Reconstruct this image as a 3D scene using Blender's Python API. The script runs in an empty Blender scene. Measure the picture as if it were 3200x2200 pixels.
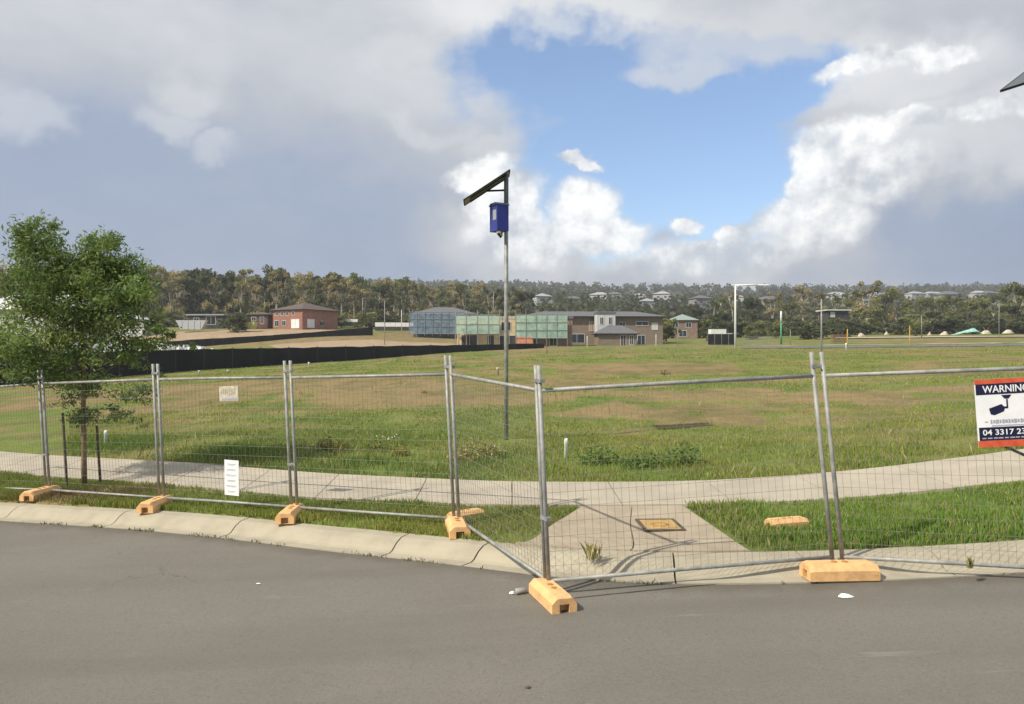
import bpy, math, random
import numpy as np
from mathutils import Vector, Matrix
R = math.radians
rng = np.random.default_rng(7)
random.seed(7)
S = bpy.context.scene
COL = S.collection

# ------------------------------------------------------------------ camera
EYE = 2.2
FPX = 2400.0
cam = bpy.data.cameras.new('camera')
cam.lens = 27.0
cam.sensor_width = 36.0
cam.clip_start = 0.1
cam.clip_end = 12000
camo = bpy.data.objects.new('camera', cam)
COL.objects.link(camo)
camo.location = (0, 0, EYE)
camo.rotation_euler = (R(90), 0, 0)
S.camera = camo

# ------------------------------------------------------------------ exposure
S.cycles.max_bounces = 5
S.cycles.diffuse_bounces = 2
S.cycles.transparent_max_bounces = 8
S.view_settings.view_transform = 'Standard'
S.view_settings.look = 'None'
S.view_settings.exposure = 0.38
S.view_settings.gamma = 1.0
S.view_settings.use_curve_mapping = False

# ------------------------------------------------------------------ sun
SUNV = Vector((1.9, 1.2, -2.1)).normalized()
sl = bpy.data.lights.new('sun', 'SUN')
sl.energy = 4.0
sl.angle = R(0.6)
sl.color = (1.0, 0.93, 0.80)
so = bpy.data.objects.new('sun', sl)
COL.objects.link(so)
so.rotation_euler = SUNV.to_track_quat('-Z', 'Y').to_euler()
so.location = (-30, -20, 60)

# ------------------------------------------------------------------ sky
W = bpy.data.worlds.new('World')
S.world = W
W.use_nodes = True
nt = W.node_tree
nt.nodes.clear()


class NB:
    def __init__(s, t):
        s.t = t

    def n(s, ty, **k):
        o = s.t.nodes.new(ty)
        for a, b in k.items():
            setattr(o, a, b)
        return o

    def put(s, sock, v):
        if v is None:
            return
        if hasattr(v, 'is_output'):
            s.t.links.new(v, sock)
        else:
            sock.default_value = v

    def m(s, op, a, b=None, c=None, clamp=False):
        o = s.n('ShaderNodeMath', operation=op, use_clamp=clamp)
        s.put(o.inputs[0], a); s.put(o.inputs[1], b); s.put(o.inputs[2], c)
        return o.outputs[0]

    def v(s, op, a, b=None):
        o = s.n('ShaderNodeVectorMath', operation=op)
        s.put(o.inputs[0], a)
        if op == 'SCALE':
            s.put(o.inputs[3], b)
        else:
            s.put(o.inputs[1], b)
        return o.outputs['Value'] if op in ('LENGTH', 'DISTANCE', 'DOT_PRODUCT') else o.outputs[0]

    def noise(s, vec, scale, detail=6, rough=0.55, dist=0.0, out='Fac', lac=2.0):
        o = s.n('ShaderNodeTexNoise')
        s.put(o.inputs['Vector'], vec)
        o.inputs['Scale'].default_value = scale
        o.inputs['Detail'].default_value = detail
        o.inputs['Roughness'].default_value = rough
        o.inputs['Lacunarity'].default_value = lac
        o.inputs['Distortion'].default_value = dist
        return o.outputs[out]

    def ss(s, x, a, b, to0=0.0, to1=1.0, kind='SMOOTHSTEP'):
        o = s.n('ShaderNodeMapRange', interpolation_type=kind)
        s.put(o.inputs[0], x); s.put(o.inputs[1], a); s.put(o.inputs[2], b)
        s.put(o.inputs[3], to0); s.put(o.inputs[4], to1)
        return o.outputs[0]

    def mix(s, f, a, b, bt='MIX'):
        o = s.n('ShaderNodeMix', data_type='RGBA', blend_type=bt)
        s.put(o.inputs[0], f)
        s.put(o.inputs[6], a if hasattr(a, 'is_output') else (*a, 1))
        s.put(o.inputs[7], b if hasattr(b, 'is_output') else (*b, 1))
        return o.outputs[2]


def azel(px, py):
    d = Vector(((px - 1600) / FPX, 1.0, (1100 - py) / FPX)).normalized()
    return math.atan2(d.x, d.y), math.asin(d.z)


b = NB(nt)
tc = b.n('ShaderNodeTexCoord')
D3 = tc.outputs['Generated']
sx = b.n('ShaderNodeSeparateXYZ')
nt.links.new(D3, sx.inputs[0])
az = b.m('ARCTAN2', sx.outputs[0], sx.outputs[1])
el = b.m('ARCSINE', sx.outputs[2])
cb = b.n('ShaderNodeCombineXYZ')
nt.links.new(az, cb.inputs[0]); nt.links.new(el, cb.inputs[1])
P0 = cb.outputs[0]
wn = b.noise(D3, 5.0, 5, 0.6, out='Color')
wn = b.v('SUBTRACT', wn, (0.5, 0.5, 0.5))
wn_s = b.v('SCALE', wn, 0.20)
wf = b.noise(D3, 15.0, 4, 0.62, out='Color')
wf = b.v('SUBTRACT', wf, (0.5, 0.5, 0.5))
P1 = b.v('ADD', P0, wn_s)                                # soft warp
P2 = b.v('ADD', P0, b.v('ADD', b.v('SCALE', wn, 0.06), b.v('SCALE', wf, 0.06)))   # cauliflower warp


def blobs(P, lst):
    out = None
    for px, py, rx, ry in lst:
        a, e = azel(px, py)
        k = math.cos(a) ** 2 / FPX
        q = b.v('MULTIPLY', b.v('SUBTRACT', P, (a, e, 0)), (1 / (rx * k), 1 / (ry * math.cos(a) / FPX), 0))
        d = b.m('SUBTRACT', 1.0, b.v('LENGTH', q))
        out = d if out is None else b.m('SMOOTH_MAX', out, d, 0.12)
    return out


# blue opening
hole = blobs(P1, [(1960, 330, 620, 260), (1750, 250, 400, 200), (2200, 520, 430, 300), (1850, 560, 350, 240), (2420, 290, 260, 140)])
wisp = b.noise(b.v('MULTIPLY', D3, (1, 1, 2.2)), 6.0, 6, 0.62)
holem = b.ss(b.m('ADD', hole, b.m('MULTIPLY', b.m('SUBTRACT', wisp, 0.5), 0.75)), 0.05, 0.50)
# openings elsewhere in the sky, far round from this view
oth = b.noise(D3, 1.7, 5, 0.55)
away = b.ss(b.m('ABSOLUTE', az), 0.95, 1.3)
othm = b.m('MULTIPLY', b.ss(oth, 0.55, 0.66), away)
holem = b.m('MAXIMUM', holem, othm)
# overcast tone
tone = b.noise(b.v('MULTIPLY', D3, (1, 1, 2.0)), 2.6, 4, 0.55)
tone2 = b.noise(b.v('MULTIPLY', D3, (1, 1, 1.8)), 7.0, 6, 0.6)
up = b.ss(el, 0.06, 0.40)
dark = blobs(P1, [(500, 720, 1250, 520), (-700, 800, 1200, 600), (3150, 760, 620, 240), (4200, 800, 1000, 450)])
darkm = b.ss(dark, 0.0, 0.55)
lum = b.m('ADD', b.m('MULTIPLY', up, 0.14), 0.55)
lum = b.m('ADD', lum, b.m('MULTIPLY', b.m('SUBTRACT', tone, 0.5), 0.42))
lum = b.m('ADD', lum, b.m('MULTIPLY', b.m('SUBTRACT', tone2, 0.5), 0.30))
pale = blobs(P1, [(2850, 480, 420, 200), (3300, 420, 500, 220), (2850, 250, 500, 150), (1700, 60, 500, 130), (1650, 780, 420, 120), (2350, 800, 480, 110), (3900, 300, 600, 260)])
lum = b.m('ADD', lum, b.m('MULTIPLY', b.ss(pale, -0.1, 0.6), 0.20))
lum = b.m('SUBTRACT', lum, b.m('MULTIPLY', darkm, 0.22), clamp=True)
cr = b.n('ShaderNodeValToRGB')
nt.links.new(lum, cr.inputs[0])
e = cr.color_ramp.elements
e[0].position = 0.15; e[0].color = (0.20, 0.257, 0.385, 1)
e[1].position = 0.95; e[1].color = (0.66, 0.67, 0.68, 1)
x = e.new(0.40); x.color = (0.272, 0.33, 0.44, 1)
x = e.new(0.62); x.color = (0.405, 0.43, 0.475, 1)
over = cr.outputs[0]
# bright cumulus round the opening
cum = blobs(P2, [(1600, 650, 150, 150), (1560, 580, 95, 85), (1660, 740, 230, 110), (1840, 655, 130, 120), (1900, 730, 160, 70), (1500, 560, 130, 60),
                 (2145, 690, 70, 42), (2300, 716, 85, 46), (2450, 690, 150, 85), (2560, 720, 190, 90), (2250, 795, 420, 75), (2590, 630, 110, 90),
                 (2530, 590, 100, 80), (2570, 500, 120, 90), (2660, 430, 190, 70), (2700, 560, 200, 130),
                 (2660, 240, 140, 40), (2800, 185, 170, 46), (2960, 190, 130, 42), (3100, 350, 280, 50), (2800, 390, 200, 46), (1800, 512, 90, 30)])
cumm = b.m('MULTIPLY', b.ss(cum, -0.05, 0.45), 0.95)
sh0 = b.noise(D3, 11.0, 5, 0.6)
sh1 = b.noise(b.v('ADD', D3, (-0.012, -0.004, 0.02)), 11.0, 5, 0.6)
relief = b.m('MULTIPLY', b.m('SUBTRACT', sh0, sh1), 1.7)
sunny = b.ss(b.m('SUBTRACT', az, 0.0), 0.75, 0.25)
lift = b.ss(el, 0.07, 0.17)
cl = b.m('ADD', b.m('ADD', 0.52, b.m('MULTIPLY', b.m('MULTIPLY', sunny, lift), 0.30)), relief, clamp=True)
cr2 = b.n('ShaderNodeValToRGB')
nt.links.new(cl, cr2.inputs[0])
e = cr2.color_ramp.elements
e[0].position = 0.2; e[0].color = (0.36, 0.41, 0.48, 1)
e[1].position = 0.92; e[1].color = (0.93, 0.93, 0.91, 1)
x = e.new(0.55); x.color = (0.50, 0.53, 0.57, 1)
# soft pale scraps floating in front of the grey slab
scr = blobs(P1, [(520, 255, 120, 70), (60, 370, 140, 90), (470, 350, 130, 70), (640, 440, 110, 40), (1200, 190, 170, 60), (1330, 440, 150, 50), (1800, 70, 300, 90), (2350, 120, 420, 120), (2150, 230, 200, 60), (1500, 500, 120, 60)])
scrm = b.m('MULTIPLY', b.ss(b.m('ADD', scr, b.m('MULTIPLY', b.m('SUBTRACT', tone2, 0.5), 1.6)), -0.1, 0.7), 0.45)
col = b.mix(scrm, over, (0.58, 0.60, 0.62))
sky = b.n('ShaderNodeTexSky', sky_type='NISHITA')
sky.sun_disc = False
sky.sun_elevation = R(43)
sky.sun_rotation = R(237.7)
sky.altitude = 50
sky.air_density = 1.0
sky.dust_density = 0.4
sky.ozone_density = 3.8
bg1 = b.n('ShaderNodeBackground')
nt.links.new(sky.outputs[0], bg1.inputs[0]); bg1.inputs[1].default_value = 0.14
bg2 = b.n('ShaderNodeBackground')
bg2.inputs[1].default_value = 1.0
nt.links.new(b.mix(cumm, col, cr2.outputs[0]), bg2.inputs[0])
lowhaze = b.ss(el, 0.045, 0.0)
fac = b.m('MAXIMUM', b.m('SUBTRACT', 1.0, holem), 0.07)
fac = b.m('MAXIMUM', fac, cumm)
fac = b.m('MAXIMUM', fac, b.m('MULTIPLY', scrm, 1.6), clamp=True)
fac = b.m('MAXIMUM', fac, b.m('MULTIPLY', lowhaze, 0.5), clamp=True)
mx = b.n('ShaderNodeMixShader')
nt.links.new(fac, mx.inputs[0])
nt.links.new(bg1.outputs[0], mx.inputs[1]); nt.links.new(bg2.outputs[0], mx.inputs[2])
wo = b.n('ShaderNodeOutputWorld')
nt.links.new(mx.outputs[0], wo.inputs[0])
try:
    W.cycles.sampling_method = 'NONE'
except Exception:
    pass

# ------------------------------------------------------------------ materials
MATS = {}


def mat(name, col, rough=0.8, vary=0.18, scale=6.0, bump=0.0, bscale=60.0, metal=0.0, col2=None, spec=0.3, stretch=(1, 1, 1), mid=0.5):
    if name in MATS:
        return MATS[name]
    m = bpy.data.materials.new(name)
    m.use_nodes = True
    t = m.node_tree
    k = NB(t)
    p = t.nodes['Principled BSDF']
    tcn = k.n('ShaderNodeTexCoord')
    vec = k.v('MULTIPLY', tcn.outputs['Object'], stretch)
    n1 = k.noise(vec, scale, 6, 0.6)
    c2 = col2 if col2 else tuple(c * (1 - vary) for c in col)
    c1 = col if col2 else tuple(c * (1 + vary) for c in col)
    f = k.ss(n1, mid - 0.2, mid + 0.2)
    t.links.new(k.mix(f, c1, c2), p.inputs['Base Color'])
    p.inputs['Roughness'].default_value = rough
    p.inputs['Metallic'].default_value = metal
    p.inputs['Specular IOR Level'].default_value = spec
    if bump:
        bn = k.n('ShaderNodeBump')
        bn.inputs['Strength'].default_value = bump
        bn.inputs['Distance'].default_value = 0.02
        t.links.new(k.noise(vec, bscale, 5, 0.6), bn.inputs['Height'])
        t.links.new(bn.outputs[0], p.inputs['Normal'])
    MATS[name] = m
    return m


def leafmat(name, trans=0.35, rough=0.6):
    m = bpy.data.materials.new(name)
    m.use_nodes = True
    t = m.node_tree
    k = NB(t)
    p = t.nodes['Principled BSDF']
    a = k.n('ShaderNodeAttribute', attribute_name='tint')
    t.links.new(a.outputs['Color'], p.inputs['Base Color'])
    p.inputs['Roughness'].default_value = rough
    p.inputs['Specular IOR Level'].default_value = 0.25
    tr = k.n('ShaderNodeBsdfTranslucent')
    t.links.new(k.mix(1.0, a.outputs['Color'], (1.1, 1.15, 0.6), 'MULTIPLY'), tr.inputs[0])
    ms = k.n('ShaderNodeMixShader')
    ms.inputs[0].default_value = trans
    t.links.new(p.outputs[0], ms.inputs[1]); t.links.new(tr.outputs[0], ms.inputs[2])
    t.links.new(ms.outputs[0], t.nodes['Material Output'].inputs[0])
    MATS[name] = m
    return m


def netmat(name, col, alpha, scale=1.0):
    """woven netting: a thin sheet with open weave"""
    m = bpy.data.materials.new(name)
    m.use_nodes = True
    t = m.node_tree
    k = NB(t)
    p = t.nodes['Principled BSDF']
    tcn = k.n('ShaderNodeTexCoord')
    n1 = k.noise(tcn.outputs['Object'], 0.9, 4, 0.6)
    t.links.new(k.mix(n1, tuple(c * 0.75 for c in col), tuple(min(1, c * 1.25) for c in col)), p.inputs['Base Color'])
    p.inputs['Roughness'].default_value = 0.8
    t.links.new(k.ss(n1, 0.3, 0.7, alpha - 0.12, alpha + 0.12), p.inputs['Alpha'])
    MATS[name] = m
    return m


galv = mat('galvanised', (0.30, 0.30, 0.275), 0.55, 0.25, 9, metal=0.15, spec=0.4)
galv_dark = mat('galvanised_dull', (0.30, 0.30, 0.29), 0.55, 0.25, 9, metal=0.3, spec=0.5)
wirem = mat('wire', (0.17, 0.165, 0.15), 0.7, 0.2, 12, metal=0.1)
orange = mat('orange_plastic', (0.80, 0.48, 0.21), 0.75, col2=(0.56, 0.33, 0.16), scale=8, bump=0.25, bscale=30, mid=0.56)
concrete = mat('footpath_concrete', (0.46, 0.405, 0.315), 0.9, col2=(0.37, 0.325, 0.255), scale=1.6, bump=0.35, bscale=90)
kerbm = mat('kerb_concrete', (0.42, 0.375, 0.28), 0.9, col2=(0.345, 0.305, 0.225), scale=3.0, bump=0.45, bscale=90, mid=.56)
rampm = mat('ramp_concrete', (0.43, 0.36, 0.265), 0.9, col2=(0.34, 0.28, 0.20), scale=2.0, bump=0.4, bscale=80)
whitep = mat('white_plastic', (0.78, 0.78, 0.74), 0.5, 0.06, 8)
whitesign = mat('white_sign', (0.80, 0.80, 0.80), 0.45, 0.05, 6)
creamsign = mat('faded_sign', (0.62, 0.57, 0.40), 0.6, col2=(0.42, 0.38, 0.30), scale=16)
navy = mat('navy_print', (0.012, 0.013, 0.045), 0.45, 0.1)
redp = mat('red_print', (0.55, 0.06, 0.04), 0.5, col2=(0.60, 0.14, 0.05), scale=10)
greyp = mat('grey_print', (0.36, 0.36, 0.42), 0.5, 0.1)
blackm = mat('black_plastic', (0.012, 0.012, 0.013), 0.6, 0.2)
bluebox = mat('blue_box', (0.035, 0.045, 0.24), 0.45, 0.12, 5)
solarm = mat('solar_glass', (0.05, 0.06, 0.065), 0.28, 0.15, 6, spec=0.5)
bark = mat('bark', (0.22, 0.155, 0.09), 0.9, 0.35, 14, bump=0.5, bscale=40, stretch=(1, 1, 0.2))
gumbark = mat('gum_bark', (0.50, 0.45, 0.37), 0.85, col2=(0.30, 0.26, 0.21), scale=0.9, stretch=(1, 1, 0.4))
stakem = mat('stake_wood', (0.10, 0.075, 0.055), 0.9, 0.3, 12)
dirtm = mat('bare_soil', (0.30, 0.20, 0.12), 0.95, col2=(0.38, 0.29, 0.19), scale=0.6, bump=0.4, bscale=4)
fartar = mat('far_asphalt', (0.15, 0.145, 0.135), 0.9, 0.12, 0.4)
leaf = leafmat('leaves', 0.45)
grassm = leafmat('grass_blades', 0.30, 0.7)


# ------------------------------------------------------------------ mesh helpers
class MB:
    def __init__(s):
        s.v = []; s.f = []

    def add(s, vs, fs):
        o = len(s.v)
        s.v += [tuple(p) for p in vs]
        s.f += [tuple(i + o for i in f) for f in fs]
        return s

    def box(s, c, sz, rz=0.0, taper=0.0):
        hx, hy, hz = sz[0] / 2, sz[1] / 2, sz[2] / 2
        cs, sn = math.cos(rz), math.sin(rz)
        vs = []
        for dz in (-1, 1):
            t = 1 - taper if dz > 0 else 1
            for dx, dy in ((-1, -1), (1, -1), (1, 1), (-1, 1)):
                x, y = dx * hx * t, dy * hy * t
                vs.append((c[0] + x * cs - y * sn, c[1] + x * sn + y * cs, c[2] + dz * hz))
        return s.add(vs, [(3, 2, 1, 0), (4, 5, 6, 7), (0, 1, 5, 4), (1, 2, 6, 5), (2, 3, 7, 6), (3, 0, 4, 7)])

    def tube(s, pts, rad, n=8, cap=True):
        pts = [Vector(p) for p in pts]
        if not hasattr(rad, '__len__'):
            rad = [rad] * len(pts)
        vs = []; fs = []
        for i, p in enumerate(pts):
            d = (pts[min(i + 1, len(pts) - 1)] - pts[max(i - 1, 0)]).normalized()
            a = d.cross(Vector((0.31, 0.95, 0.05)))
            if a.length < 0.05:
                a = d.cross(Vector((1, 0, 0)))
            a.normalize()
            c = d.cross(a)
            for j in range(n):
                t = 2 * math.pi * j / n
                vs.append(p + (a * math.cos(t) + c * math.sin(t)) * rad[i])
        for i in range(len(pts) - 1):
            for j in range(n):
                k = (j + 1) % n
                fs.append((i * n + j, i * n + k, (i + 1) * n + k, (i + 1) * n + j))
        if cap:
            fs.append(tuple(range(n - 1, -1, -1)))
            fs.append(tuple(range((len(pts) - 1) * n, len(pts) * n)))
        return s.add(vs, fs)

    def prism(s, prof, x0, x1):
        """profile in (y, z), extruded along x"""
        n = len(prof)
        vs = [(x0, y, z) for y, z in prof] + [(x1, y, z) for y, z in prof]
        fs = [tuple(range(n)), tuple(range(2 * n - 1, n - 1, -1))]
        for i in range(n):
            j = (i + 1) % n
            fs.append((i, i + n, j + n, j))
        return s.add(vs, fs)

    def mesh(s, name):
        me = bpy.data.meshes.new(name)
        me.from_pydata(s.v, [], s.f)
        me.update()
        return me

    def build(s, name, m, parent=None, smooth=False, off=None):
        if off is not None:
            s.v = [(p[0] - off[0], p[1] - off[1], p[2] - off[2]) for p in s.v]
        return link(name, s.mesh(name), m, parent, smooth)


def link(name, me, m=None, parent=None, smooth=False):
    o = bpy.data.objects.new(name, me)
    COL.objects.link(o)
    if m is not None and not me.materials:
        me.materials.append(m)
    if smooth:
        me.polygons.foreach_set('use_smooth', [True] * len(me.polygons))
    if parent is not None:
        o.parent = parent
    return o


def tag(o, label, cat, group=None, kind=None):
    if label: o['label'] = label
    if cat: o['category'] = cat
    if group: o['group'] = group
    if kind: o['kind'] = kind
    return o


def thing(name, label, cat, loc=(0, 0, 0), rz=0.0, group=None):
    o = bpy.data.objects.new(name, None)
    COL.objects.link(o)
    o.empty_display_size = 0.2
    o.location = loc
    o.rotation_euler = (0, 0, rz)
    return tag(o, label, cat, group)


def npmesh(name, V, F, tint=None):
    """V (n,3), F (m,k) quads or tris, tint (n,3) point colours"""
    me = bpy.data.meshes.new(name)
    V = np.asarray(V, np.float32); F = np.asarray(F, np.int32)
    me.vertices.add(len(V)); me.vertices.foreach_set('co', V.ravel())
    k = F.shape[1]
    me.loops.add(F.size); me.loops.foreach_set('vertex_index', F.ravel())
    me.polygons.add(len(F))
    me.polygons.foreach_set('loop_start', np.arange(len(F), dtype=np.int32) * k)
    me.polygons.foreach_set('loop_total', np.full(len(F), k, np.int32))
    if tint is not None:
        a = me.attributes.new('tint', 'FLOAT_COLOR', 'POINT')
        c = np.ones((len(V), 4), np.float32); c[:, :3] = tint
        a.data.foreach_set('color', c.ravel())
    me.update(calc_edges=True)
    me.validate()
    return me


# ------------------------------------------------------------------ numpy noise
LAT = rng.random((257, 257))


def vnoise(x, y):
    x = np.asarray(x, float); y = np.asarray(y, float)
    xi = np.floor(x).astype(int); yi = np.floor(y).astype(int)
    fx = x - xi; fy = y - yi
    fx = fx * fx * (3 - 2 * fx); fy = fy * fy * (3 - 2 * fy)
    xi %= 256; yi %= 256
    return (LAT[xi, yi] * (1 - fx) * (1 - fy) + LAT[xi + 1, yi] * fx * (1 - fy) + LAT[xi, yi + 1] * (1 - fx) * fy + LAT[xi + 1, yi + 1] * fx * fy)


def fbm(x, y, o=4):
    s = 0; a = 0.5; t = 0
    for i in range(o):
        s = s + a * vnoise(x + 17.3 * i, y + 5.1 * i); t += a
        a *= 0.5; x = x * 2.03; y = y * 2.03
    return s / t


def smooth1(xs, ys, X, w):
    q = np.linspace(-w, w, 9)
    k = np.exp(-(q / w * 1.6) ** 2); k /= k.sum()
    return sum(kk * np.interp(np.asarray(X, float) + qq, xs, ys) for kk, qq in zip(k, q))


# ------------------------------------------------------------------ lie of the land
def znear(X):
    return smooth1([-60, -20, -12, -8, -5.4, -3, -.7, 0, 3.2, 5, 8, 20, 60], [-1.3, -.72, -.5, -.31, -.19, -.14, -.05, .02, .10, .13, .2, .5, 1.0], X, 1.0)


def kerb_y(X):
    return smooth1([-60, -40, -20, -8.06, -3.9, -.73, .13, 1.27, 2.3, 3.54, 5.17, 8, 12, 40, 60], [33, 25.2, 17, 12.1, 10.35, 8.68, 8.0, 7.62, 7.5, 7.5, 7.7, 8.2, 9.2, 17, 23], X, 0.9)


def path_y(X):
    return smooth1([-60, -30, -10.9, -6.65, -3.15, 0, 2.57, 4.67, 7.5, 12, 30, 60], [46, 26, 16.4, 14.5, 12.6, 11.4, 11.15, 11.15, 11.2, 11.5, 14, 20], X, 1.2)


TPX = np.array([-1400, -400, 0, 500, 1000, 1600, 2200, 2700, 3200, 3600, 4600], float)
rows = []
for d in (3, 5, 7, 8.5):
    rows.append((d, list(znear((TPX - 1600) / FPX * d))))
rows.append((10, [-.5, -.34, -.24, -.17, -.12, .05, .10, .17, .38, .5, .7]))
rows.append((12, [-.6, -.40, -.3, -.18, -.06, .09, .14, .32, .67, .9, 1.1]))
rows.append((14, [-.55, -.40, -.31, -.12, .07, .22, .27, .48, .80, 1.0, 1.2]))
PY = {16: [1475, 1470, 1462, 1430, 1402, 1388, 1394, 1366, 1302, 1282, 1260],
      20: [1390, 1385, 1365, 1345, 1335, 1328, 1340, 1316, 1260, 1240, 1220],
      30: [1300, 1290, 1275, 1250, 1235, 1225, 1225, 1205, 1165, 1150, 1140],
      45: [1230, 1225, 1212, 1195, 1172, 1158, 1148, 1135, 1118, 1110, 1105],
      60: [1200, 1195, 1185, 1170, 1148, 1127, 1116, 1106, 1099, 1093, 1090],
      90: [1165, 1160, 1150, 1142, 1131, 1104, 1097, 1094, 1089, 1085, 1083],
      130: [1135, 1130, 1125, 1118, 1108, 1090, 1085, 1080, 1073, 1070, 1070],
      170: [1110, 1105, 1100, 1085, 1060, 1078, 1076, 1066, 1060, 1060, 1060],
      200: [1065, 1065, 1060, 1038, 1028, 1066, 1066, 1052, 1050, 1050, 1050],
      260: [1015, 1015, 1015, 1012, 1008, 1040, 1046, 1038, 1038, 1038, 1038],
      400: [985, 985, 985, 985, 985, 1000, 1005, 1010, 1010, 1010, 1010],
      700: [935, 935, 935, 930, 935, 945, 960, 960, 955, 950, 950],
      1000: [900, 900, 905, 905, 905, 920, 930, 930, 925, 920, 920],
      1400: [895, 895, 895, 892, 890, 897, 908, 910, 905, 905, 905],
      2200: [960, 960, 960, 960, 960, 960, 960, 960, 960, 960, 960],
      4000: [1030] * 11, 9000: [1070] * 11}
for d, l in PY.items():
    rows.append((d, [EYE - (p - 1100) * d / FPX for p in l]))
rows.sort(key=lambda r: r[0])
TD = np.log([r[0] for r in rows])
TZ = np.array([r[1] for r in rows])
GU = np.linspace((TPX[0] - 1600) / FPX, (TPX[-1] - 1600) / FPX, 160)
GL = np.linspace(TD[0], TD[-1], 500)
tmp = np.array([np.interp(GU, (TPX - 1600) / FPX, r) for r in TZ])
G = np.array([np.interp(GL, TD, tmp[:, j]) for j in range(len(GU))]).T


def blur(A, s, ax):
    q = np.arange(-3 * s, 3 * s + 1)
    k = np.exp(-(q / s) ** 2 / 2); k /= k.sum()
    P = np.concatenate([np.repeat(np.take(A, [0], ax), 3 * s, ax), A, np.repeat(np.take(A, [-1], ax), 3 * s, ax)], ax)
    return sum(kk * np.take(P, np.arange(A.shape[ax]) + i, ax) for i, kk in enumerate(k))


G = blur(blur(G, 3, 0), 5, 1)


def ground(X, Y):
    X = np.asarray(X, float); Y = np.asarray(Y, float)
    Yc = np.maximum(Y, 3.2)
    u = np.clip(X / Yc, GU[0] + 1e-4, GU[-1] - 1e-4)
    l = np.clip(np.log(Yc), GL[0] + 1e-4, GL[-1] - 1e-4)
    a = (u - GU[0]) / (GU[1] - GU[0]); c = (l - GL[0]) / (GL[1] - GL[0])
    i = a.astype(int); j = c.astype(int); fa = a - i; fc = c - j
    z = G[j, i] * (1 - fa) * (1 - fc) + G[j, i + 1] * fa * (1 - fc) + G[j + 1, i] * (1 - fa) * fc + G[j + 1, i + 1] * fa * fc
    w = np.clip((10.5 - Y) / 1.5, 0, 1)
    w = w * w * (3 - 2 * w)
    right = np.clip((X - 4) / 4, 0, 1) * np.clip((Y - 8.2) / 2.5, 0, 1) * 0.22
    z = z * (1 - w) + (znear(X) + right) * w
    bump = (fbm(X * 0.45, Y * 0.45, 3) - 0.5) * 0.16 * np.clip((Y - path_y(X) - 1.0) / 3, 0, 1)
    return z + bump


def gz(x, y):
    return float(ground(np.array([x]), np.array([y]))[0])


HD = np.geomspace(6, 3000, 5000)


def hit(px, py, dmin=6):
    """where the sight line to a photo point meets the land"""
    d = HD[HD >= dmin]
    X = (px - 1600) / FPX * d
    zr = EYE - (py - 1100) / FPX * d
    k = np.nonzero(ground(X, d) >= zr)[0]
    d0 = d[k[0]] if len(k) else 200.0
    x = (px - 1600) / FPX * d0
    return Vector((x, d0, gz(x, d0)))


def at(px, py, d):
    return Vector(((px - 1600) / FPX * d, d, EYE - (py - 1100) / FPX * d))


# bare soil patches: photo point, half sizes
PATCH = []
for px, py, rx, ry, s in [(620, 1215, 330, 30, 1.0), (1200, 1225, 420, 46, 1.0), (1080, 1190, 320, 24, .8), (1560, 1235, 170, 26, .8), (200, 1240, 220, 18, .8),
                          (1980, 1150, 420, 26, .9), (2120, 1300, 190, 30, .8), (1950, 1330, 140, 22, .5), (2650, 1250, 200, 34, .9), (2450, 1290, 200, 22, .6), (3000, 1300, 180, 24, .5),
                          (2980, 1425, 170, 22, .9), (1530, 1495, 60, 14, .7), (2700, 1180, 260, 14, .5), (1640, 1093, 160, 8, 1.0), (2900, 1215, 200, 16, .4),
                          (2750, 1360, 180, 22, .5), (1330, 1495, 50, 10, .5), (2300, 1345, 180, 16, .55), (1150, 1062, 330, 20, 1.0), (1330, 1052, 160, 14, 1.0), (700, 1080, 420, 9, .8), (2050, 1275, 240, 20, .8), (1900, 1345, 200, 22, .6), (2500, 1330, 200, 20, .5), (2900, 1160, 240, 12, .6), (1750, 1190, 240, 12, .5), (2900, 1060, 420, 9, .7), (2550, 1082, 200, 5, .6), (1900, 1083, 300, 4, .5)]:
    c = hit(px, py)
    ry2 = max(0.3, abs(hit(px, py - ry).y - hit(px, py + ry).y) / 2)
    PATCH.append((c.x, c.y, rx * c.y / FPX, min(ry2, c.y * 0.35), s))


def dirtness(X, Y):
    wx = X + (fbm(X * .5 + 3, Y * .3, 3) - .5) * np.clip(Y * .30, 0.8, 9)
    wy = Y + (fbm(X * .5 + 40, Y * .3 + 9, 3) - .5) * np.clip(Y * .30, 0.8, 9)
    o = np.zeros_like(np.asarray(X, float))
    for cx, cy, rx, ry, s in PATCH:
        d = np.sqrt(((wx - cx) / rx) ** 2 + ((wy - cy) / ry) ** 2)
        o = np.maximum(o, s * np.clip(1.25 - d, 0, 0.7) / 0.7)
    n = fbm(X * .33 + 11, Y * .2 + 4, 4)
    far = np.clip((Y - 14) / 10, 0, 1)
    n2 = fbm(X * .16 + 71, Y * .5 + 14, 4)
    o = np.maximum(o, np.clip((n - .52) * 4.5, 0, .75) * far)
    o = np.maximum(o, np.clip((n2 - .51) * 5, 0, .8) * far)
    return np.clip(o, 0, 1)


# ------------------------------------------------------------------ ground sheet
def steps(segs):
    o = [segs[0][0]]
    for a, c, st in segs:
        n = max(1, int(round((c - a) / st)))
        o += list(a + (c - a) * (np.arange(1, n + 1) / n))
    return np.array(o)


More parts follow.
